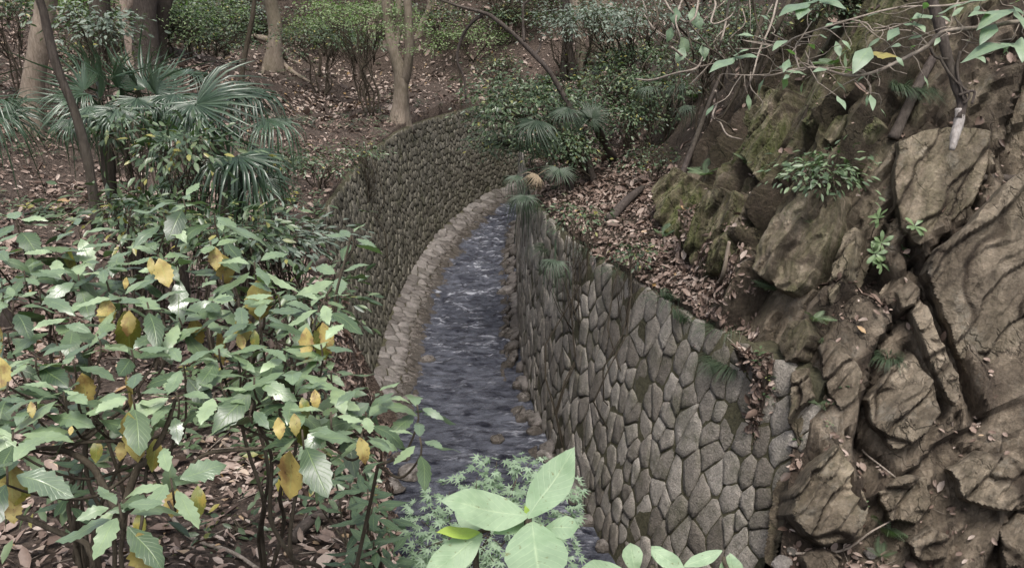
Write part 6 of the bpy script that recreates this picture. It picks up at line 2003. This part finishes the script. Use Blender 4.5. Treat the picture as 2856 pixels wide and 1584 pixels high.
def infront(c):
    w = c - CAM
    dep = w[:, 1] * CP - w[:, 2] * SP
    pu = CU + FPX * w[:, 0] / np.maximum(dep, .3)
    pv = CV - FPX * (w[:, 1] * SP + w[:, 2] * CP) / np.maximum(dep, .3)
    return ((dep > 0.5) & (pu > -500) & (pu < 3076) & (pv < 2200) & (pv > -250)), dep

def w_left(lo, hi):
    def f(c, n):
        ok, dep = infront(c)
        patch = 0.4 + np.clip(fbm(c * 1.1, 4, 12) * 1.5 + 0.5, 0, 1.6)
        return ok * ((dep >= lo) & (dep < hi)) * patch / np.maximum(dep, 3) ** 1.5
    return f
p_, n_ = mesh_samples(left_bank, 20000, w_left(1, 8.5), 1); litter('leaf_litter', p_, n_, 0.05, seed=1)
p_, n_ = mesh_samples(left_bank, 36000, w_left(8.5, 24), 2); litter('leaf_litter', p_, n_, 0.07, seed=2)
p_, n_ = mesh_samples(left_bank, 38000, w_left(24, 60), 3); litter('leaf_litter', p_, n_, 0.10, seed=3)
def w_right(c, n):
    ok, dep = infront(c)
    rk_ = rock_mask(c[:, 0], c[:, 1])
    patch = np.clip(fbm(c * 0.8, 3, 15) + 0.45, 0.05, 1.2)
    dd, _, _ = foot_dist(c[:, 0], c[:, 1])
    bench = smooth(0.25, -0.1, dd) * (c[:, 1] > 8.4) * 3.6
    ledge = rk_ * smooth(0.62, 0.85, n[:, 2]) * 0.9
    return ok * ((1 - rk_) * patch * smooth(0.3, 0.6, n[:, 2]) * np.where(dd > 0.3, 0.55, 1.0) + bench + ledge) / np.maximum(dep, 5) ** 1.5
p_, n_ = mesh_samples(right_hill, 32000, w_right, 4); litter('leaf_litter', p_, n_, 0.062, seed=4, lift=0.02)
# twigs strewn through the litter
pk, nk = mesh_samples(left_bank, 900, w_left(1, 20), 8)
pk2, nk2 = mesh_samples(right_hill, 400, w_right, 9)
pk, nk = np.vstack([pk, pk2]), np.vstack([nk, nk2])
r8 = np.random.default_rng(8)
d8 = rdir(len(pk), r8)
d8 = norm(d8 - nk * (d8 * nk).sum(1)[:, None] * 0.9)
L8 = 0.10 + 0.35 * r8.random(len(pk)) ** 2
s8 = np.cross(d8, nk)
w8 = (0.0025 + 0.003 * r8.random(len(pk)))[:, None]
q8 = pk + nk * 0.03
V = np.stack([q8 - s8 * w8, q8 + s8 * w8, q8 + nk * w8 * 1.6, q8 + d8 * L8[:, None] - s8 * w8 * .5, q8 + d8 * L8[:, None] + s8 * w8 * .5, q8 + d8 * L8[:, None] + nk * w8], 1).reshape(-1, 3)
b8 = (np.arange(len(pk)) * 6)[:, None]
Fc = np.vstack([b8 + np.array([[0, 3, 5, 2]]), b8 + np.array([[1, 2, 5, 4]]), b8 + np.array([[0, 1, 4, 3]])])
add('twig_litter', V, Fc, M_PALETWIG, kind='stuff')
# green seedlings dotted over the slopes
def seedlings(pts, nrm_, L, seed, mat):
    r = np.random.default_rng(seed)
    k = 6
    n = len(pts)
    hh = L * (0.8 + 1.5 * r.random(n))
    c = pts + np.array([0, 0, 1.0]) * hh[:, None]
    a = r.random((n, 1)) * 6.28 + np.arange(k)[None, :] * 2.4
    d = np.stack([np.cos(a), np.sin(a), 0.1 + 0.3 * r.random((n, k))], -1).reshape(-1, 3)
    pos = np.repeat(c, k, 0) + d * 0.01 - np.array([0, 0, 1.0]) * (np.tile(np.arange(k), n) * 0.012)[:, None]
    scatter('seedlings', small_leaf(0.42), pos, d, np.tile([[0, 0, 1.0]], (n * k, 1)) + rdir(n * k, r) * .25, np.repeat(L * (0.7 + .6 * r.random(n)), k), np.repeat(r.random(n) * .9, k), mat, None, kind='stuff')
def w_seed(c, n):
    ok, dep = infront(c)
    return ok * (dep > 6) * (dep < 45) * np.clip(fbm(c * 0.55, 3, 19) - 0.05, 0, 1) ** 1.2 / np.maximum(dep, 5) ** 1.2
p_, n_ = mesh_samples(left_bank, 1500, w_seed, 21); seedlings(p_, n_, 0.09, 1, M_SHRUB)
def w_seed2(c, n):
    ok, dep = infront(c)
    return w_right(c, n) * np.clip(fbm(c * 0.7, 3, 29), 0.02, 1)
p_, n_ = mesh_samples(right_hill, 420, w_seed2, 22); seedlings(p_, n_, 0.06, 2, M_SHRUB)
